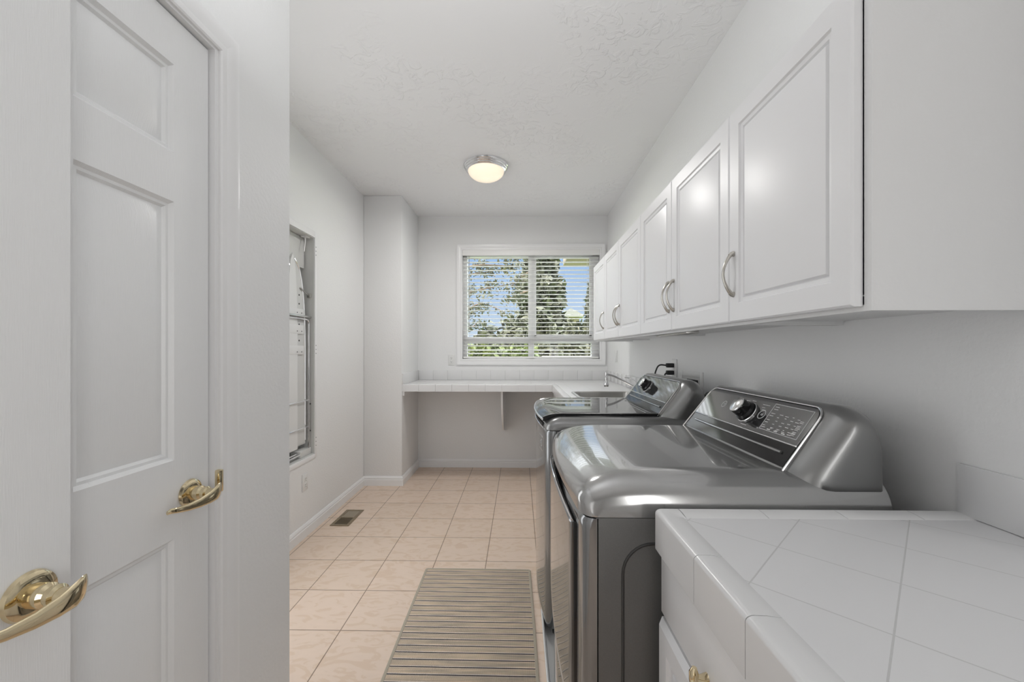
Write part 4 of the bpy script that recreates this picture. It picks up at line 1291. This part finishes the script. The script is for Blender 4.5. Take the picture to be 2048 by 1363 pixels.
# board with a tapered nose pointing up
def board_outline(w, z0, z1, yc, n=14):
    pts = [(yc - w, z0), (yc + w, z0)]
    for i in range(n + 1):
        t = i / n; zz_ = z0 + (z1 - z0) * (0.45 + 0.55 * t)
        hw = w * math.sqrt(max(0, 1 - t ** 2.6)); pts.append((yc + hw, zz_))
    for i in range(n - 1, -1, -1):
        t = i / n; zz_ = z0 + (z1 - z0) * (0.45 + 0.55 * t)
        hw = w * math.sqrt(max(0, 1 - t ** 2.6)); pts.append((yc - hw, zz_))
    return pts
YIC = 2.668
bm = B(); prism(bm, board_outline(0.140, 0.62, 1.885, YIC), 'x', XL - 0.048, XL - 0.040); bmesh.ops.remove_doubles(bm, verts=bm.verts, dist=1e-5)
bd = part('ironing_board', bm, M['boxwhite'], ic)
bm = B(); prism(bm, board_outline(0.158, 0.61, 1.905, YIC), 'x', XL - 0.061, XL - 0.0485); bmesh.ops.remove_doubles(bm, verts=bm.verts, dist=1e-5)
part('pad_cover', bm, M['boardcover'], bd, 'padded white cover')
bm = B(); prism(bm, board_outline(0.058, 0.60, 1.905, YIC - 0.03), 'x', XL - 0.0395, XL - 0.031); bmesh.ops.remove_doubles(bm, verts=bm.verts, dist=1e-5)
part('cover_flap', bm, M['plastic'], bd, 'white cover folded round the front')
bm = B(); tube(bm, [(XL - 0.039, y, z) for y, z in board_outline(0.138, 0.64, 1.878, YIC)[1:-1]], 0.005, 8)
part('rim_tube', bm, M['chrome'], bd)
for z in (1.64, 1.58, 1.44, 1.33, 1.28):
    bm = B(); lathe(bm, [(0, 0.0015), (0.006, 0.0015), (0.006, 0)], (XL - 0.0402, 2.73, z), (1, 0, 0), 12)
    part('vent_hole', bm, M['dark'], bd)
for z0, z1 in ((1.50, 1.545), (1.375, 1.435), (1.235, 1.295)):
    bm = bx(XL - 0.040, XL - 0.030, 2.545, 2.775, z0, z1, 0.002)
    pl_ = part('cross_plate', bm, M['plastic'], ic)
    for y in (2.745, 2.69):
        bm = B(); lathe(bm, [(0, 0.0012), (0.004, 0.0012), (0.004, 0)], (XL - 0.0301, y, z0 + 0.018), (1, 0, 0), 10)
        part('screw', bm, M['dark'], pl_)
bm = B()
tube(bm, fillet([(XL - 0.022, 2.520, 0.545), (XL - 0.022, 2.520, 1.478), (XL - 0.022, 2.822, 1.478), (XL - 0.022, 2.822, 0.545)], 0.035, 6), 0.0062, 10)
part('leg_frame', bm, M['chrome'], ic, 'chrome tube leg')
part('leg_top_channel', bx(XL - 0.045, XL - 0.012, 2.50, 2.842, 1.490, 1.503, 0.002), M['steel'], ic)
for z in (0.915, 0.732):
    bm = B(); tube(bm, [(XL - 0.022, 2.522, z), (XL - 0.022, 2.820, z)], 0.004, 8)
    part('cross_rod', bm, M['chrome'], ic)
bm = B()
tube(bm, [(XL - 0.022, 2.505, 0.556), (XL - 0.022, 2.838, 0.556)], 0.007, 10); tube(bm, [(XL - 0.036, 2.505, 0.566), (XL - 0.036, 2.838, 0.566)], 0.006, 10)
part('foot_bar', bm, M['chrome'], ic)
bm = B(); tube(bm, fillet([(XL - 0.025, IY1 - 0.004, 0.885), (XL - 0.025, IY1 - 0.026, 0.885), (XL - 0.025, IY1 - 0.026, 0.695), (XL - 0.025, IY1 - 0.004, 0.695)], 0.008), 0.0055, 8)
part('iron_rest', bm, M['dkrub'], ic, 'black wire handle on the side')
bm = B(); tube(bm, fillet([(XL - 0.036, 2.735, 1.690), (XL - 0.03, 2.79, 1.665), (XL - 0.03, IY1 - 0.012, 1.650)], 0.01), 0.004, 8)
box(bm, XL - 0.045, XL - 0.015, IY1 - 0.014, IY1 - 0.004, 1.635, 1.665, 0.002)
part('lock_arm', bm, M['steel'], ic)
part('bottom_block', bx(XL - 0.085, XL - 0.015, 2.70, 2.842, IZ0 + 0.004, IZ0 + 0.05, 0.004), M['boxwhite'], ic)

# ------------------------------------------------------------------ outside
struct('floor_garden', bx(-40, 40, YF + 0.3, 80, -0.9, -0.8), M['lawn'], 'green lawn outside the window', origin=O0)
rnd = random.Random(11)
def leaf(bm, c, s, n=None):
    """one small leaf-shaped quad"""
    u = Vector((rnd.gauss(0, 1), rnd.gauss(0, 1), rnd.gauss(0, 1))).normalized()
    w = u.cross(Vector((rnd.gauss(0, 1), rnd.gauss(0, 1), rnd.gauss(0, 1)))).normalized()
    c = Vector(c)
    bm.faces.new([bm.verts.new(c + u * s), bm.verts.new(c + w * s * 0.45), bm.verts.new(c - u * s), bm.verts.new(c - w * s * 0.45)])
def trunk(bm, pts, rs): tube(bm, pts, rs, 8)
def conifer(loc, h, rad, label, n=2600, mat_='conifer', s=0.16, z0=0.5):
    t = thing('conifer_tree', label, 'tree', loc)
    bm = B(); trunk(bm, [(loc[0], loc[1], loc[2]), (loc[0], loc[1], loc[2] + h * 0.95)], [0.16, 0.03])
    part('trunk', bm, M['bark'], t)
    bm = B()
    for i in range(n):
        q = rnd.random() ** 1.35
        z = z0 + (h - z0) * q
        lobes = 1 + 0.16 * math.sin(z * 5.2) + 0.10 * math.sin(z * 11)
        r = rad * (1 - q) ** 0.75 * lobes * (0.55 + 0.45 * math.sqrt(rnd.random())) + 0.05
        a = rnd.random() * 2 * PI
        leaf(bm, (loc[0] + r * math.cos(a), loc[1] + r * math.sin(a), loc[2] + z + rnd.gauss(0, 0.05)), s * rnd.uniform(0.6, 1.3))
    part('foliage', bm, M[mat_], t, smooth=False)
def shrub(loc, rx, ry, h, label, n=1500, mat_='shrub', s=0.11):
    t = thing('garden_shrub', label, 'shrub', loc)
    bm = B(); trunk(bm, [loc, (loc[0], loc[1], loc[2] + h * 0.6)], [0.07, 0.03])
    part('stem', bm, M['bark'], t)
    bm = B()
    for i in range(n):
        d = Vector((rnd.gauss(0, 1), rnd.gauss(0, 1), rnd.gauss(0, 1))).normalized()
        k = (0.72 + 0.28 * rnd.random()) * (1 + 0.12 * math.sin(5 * math.atan2(d.y, d.x)) + 0.1 * math.sin(7 * d.z))
        leaf(bm, (loc[0] + d.x * rx * k, loc[1] + d.y * ry * k, loc[2] + h * 0.5 + d.z * h * 0.5 * k), s * rnd.uniform(0.6, 1.3))
    part('foliage', bm, M[mat_], t, smooth=False)
GZ = -0.8
def px(x, Y): return (x - 1039.2) / 810.8 * Y
def pz(y, Y): return 1.264 + (700 - y) / 810.8 * Y
# tall conifer right of the mullion, a smaller one at the right edge
conifer((px(1082, 13), 13, GZ), 7.4, 1.06, 'tall dense conifer seen through the right half of the window', 9000, z0=0.3)
conifer((px(1184, 16), 16, GZ), 4.7, 0.54, 'smaller conifer at the right edge of the window view', 2600)
# bushy masses
shrub((px(1022, 10.4), 10.4, GZ), 0.62, 0.5, 2.75, 'broad bush left of the window mullion under the pine branches', 4200)
shrub((px(975, 8.9), 8.9, GZ), 0.55, 0.4, 2.50, 'low bush at the lower left of the window view', 2200)
shrub((px(1085, 9.2), 9.2, GZ), 0.52, 0.4, 2.85, 'rounded bush before the tall conifer', 3600)
shrub((px(1150, 10.4), 10.4, GZ), 0.66, 0.5, 2.68, 'bush below the far house roof in the window view', 3800)
shrub((px(1195, 9.2), 9.2, GZ), 0.48, 0.4, 2.72, 'bush at the lower right of the window view', 2200)
hd = B()
for i in range(5200):
    leaf(hd, (rnd.uniform(-1.5, 0.32), 6.6 + rnd.uniform(-0.25, 0.25), rnd.uniform(GZ, 1.34)), 0.07 * rnd.uniform(0.6, 1.3))
tag(link('clipped_hedge', hd, M['hedge'], smooth=False), 'bright green low hedge just outside along the window bottom', 'hedge')
tag(link('garden_wall', bx(0.36, 2.2, 6.5, 6.65, GZ, 1.17, 0.01), M['plastic']), 'pale low garden wall outside the lower right panes', 'wall')
# pine with open branches at the left
pine = thing('pine_tree', 'open branched pine at the left of the window view with sky between tufts', 'tree', (px(905, 7.5), 7.5, GZ))
bm = B(); trunk(bm, [(px(905, 7.5), 7.5, GZ), (px(908, 7.5), 7.5, 1.5), (px(912, 7.5), 7.5, 4.2)], [0.13, 0.10, 0.05])
part('trunk', bm, M['bark'], pine)
bb, tuf = B(), B()
def tuft(c, s, n):
    for i in range(n):
        d = Vector((rnd.gauss(0, 1), rnd.gauss(0, 0.6), rnd.gauss(0, 0.55)))
        leaf(tuf, Vector(c) + d * s * 0.55, s * 0.30 * rnd.uniform(0.6, 1.2))
Y = 7.5
branches = [((908, 640), (960, 600), (1010, 625), 9), ((908, 600), (950, 580), (1050, 560), 10), ((908, 560), (960, 545), (985, 540), 6), ((908, 540), (970, 528), (1052, 535), 11),
            ((908, 520), (980, 512), (1055, 512), 11), ((1058, 545), (1035, 560), (1022, 572), 5), ((1060, 580), (1035, 590), (1015, 600), 6), ((908, 665), (945, 655), (960, 640), 5)]
for p0, p1, p2, k in branches:
    cv = bez((px(p0[0], Y), Y, pz(p0[1], Y)), (px(p1[0], Y), Y - 0.2, pz(p1[1], Y)), (px(p1[0], Y), Y + 0.1, pz(p1[1], Y)), (px(p2[0], Y), Y + rnd.uniform(-0.2, 0.2), pz(p2[1], Y)), 12)
    tube(bb, cv, [0.022 - 0.0013 * i for i in range(13)], 6)
    for i in range(k):
        c = cv[rnd.randint(3, 12)] + Vector((rnd.gauss(0, 0.06), rnd.gauss(0, 0.1), rnd.gauss(0, 0.05)))
        tuft(c, rnd.uniform(0.09, 0.17), 34)
part('branches', bb, M['bark'], pine)
part('needles', tuf, M['pine'], pine, smooth=False)
# far house
hs = thing('far_house', 'small tan house with pale roof far beyond the bushes', 'house', (px(1140, 24), 25, GZ))
X0, X1 = px(1122, 24), px(1158, 24)
part('house_wall', bx(X0, X1, 24, 28, GZ, pz(634, 24)), M['stucco'], hs)
bm = B()
za = pz(634, 24); zb = pz(617, 24)
prism(bm, [(X0 - 0.25, za), (X1 + 0.25, za), (X1 + 0.25, za + 0.1), ((X0 + X1) / 2, zb), (X0 - 0.25, za + 0.1)], 'y', 23.7, 28.3)
part('house_roof', bm, M['roof'], hs)
# eave of this house above the window
tag(link('roof_eave', bx(0.55, 1.6, YF + 0.35, YF + 0.75, 2.33, 2.42, 0.005), M['stucco']), 'tan roof eave corner outside the top right of the window', 'eave')
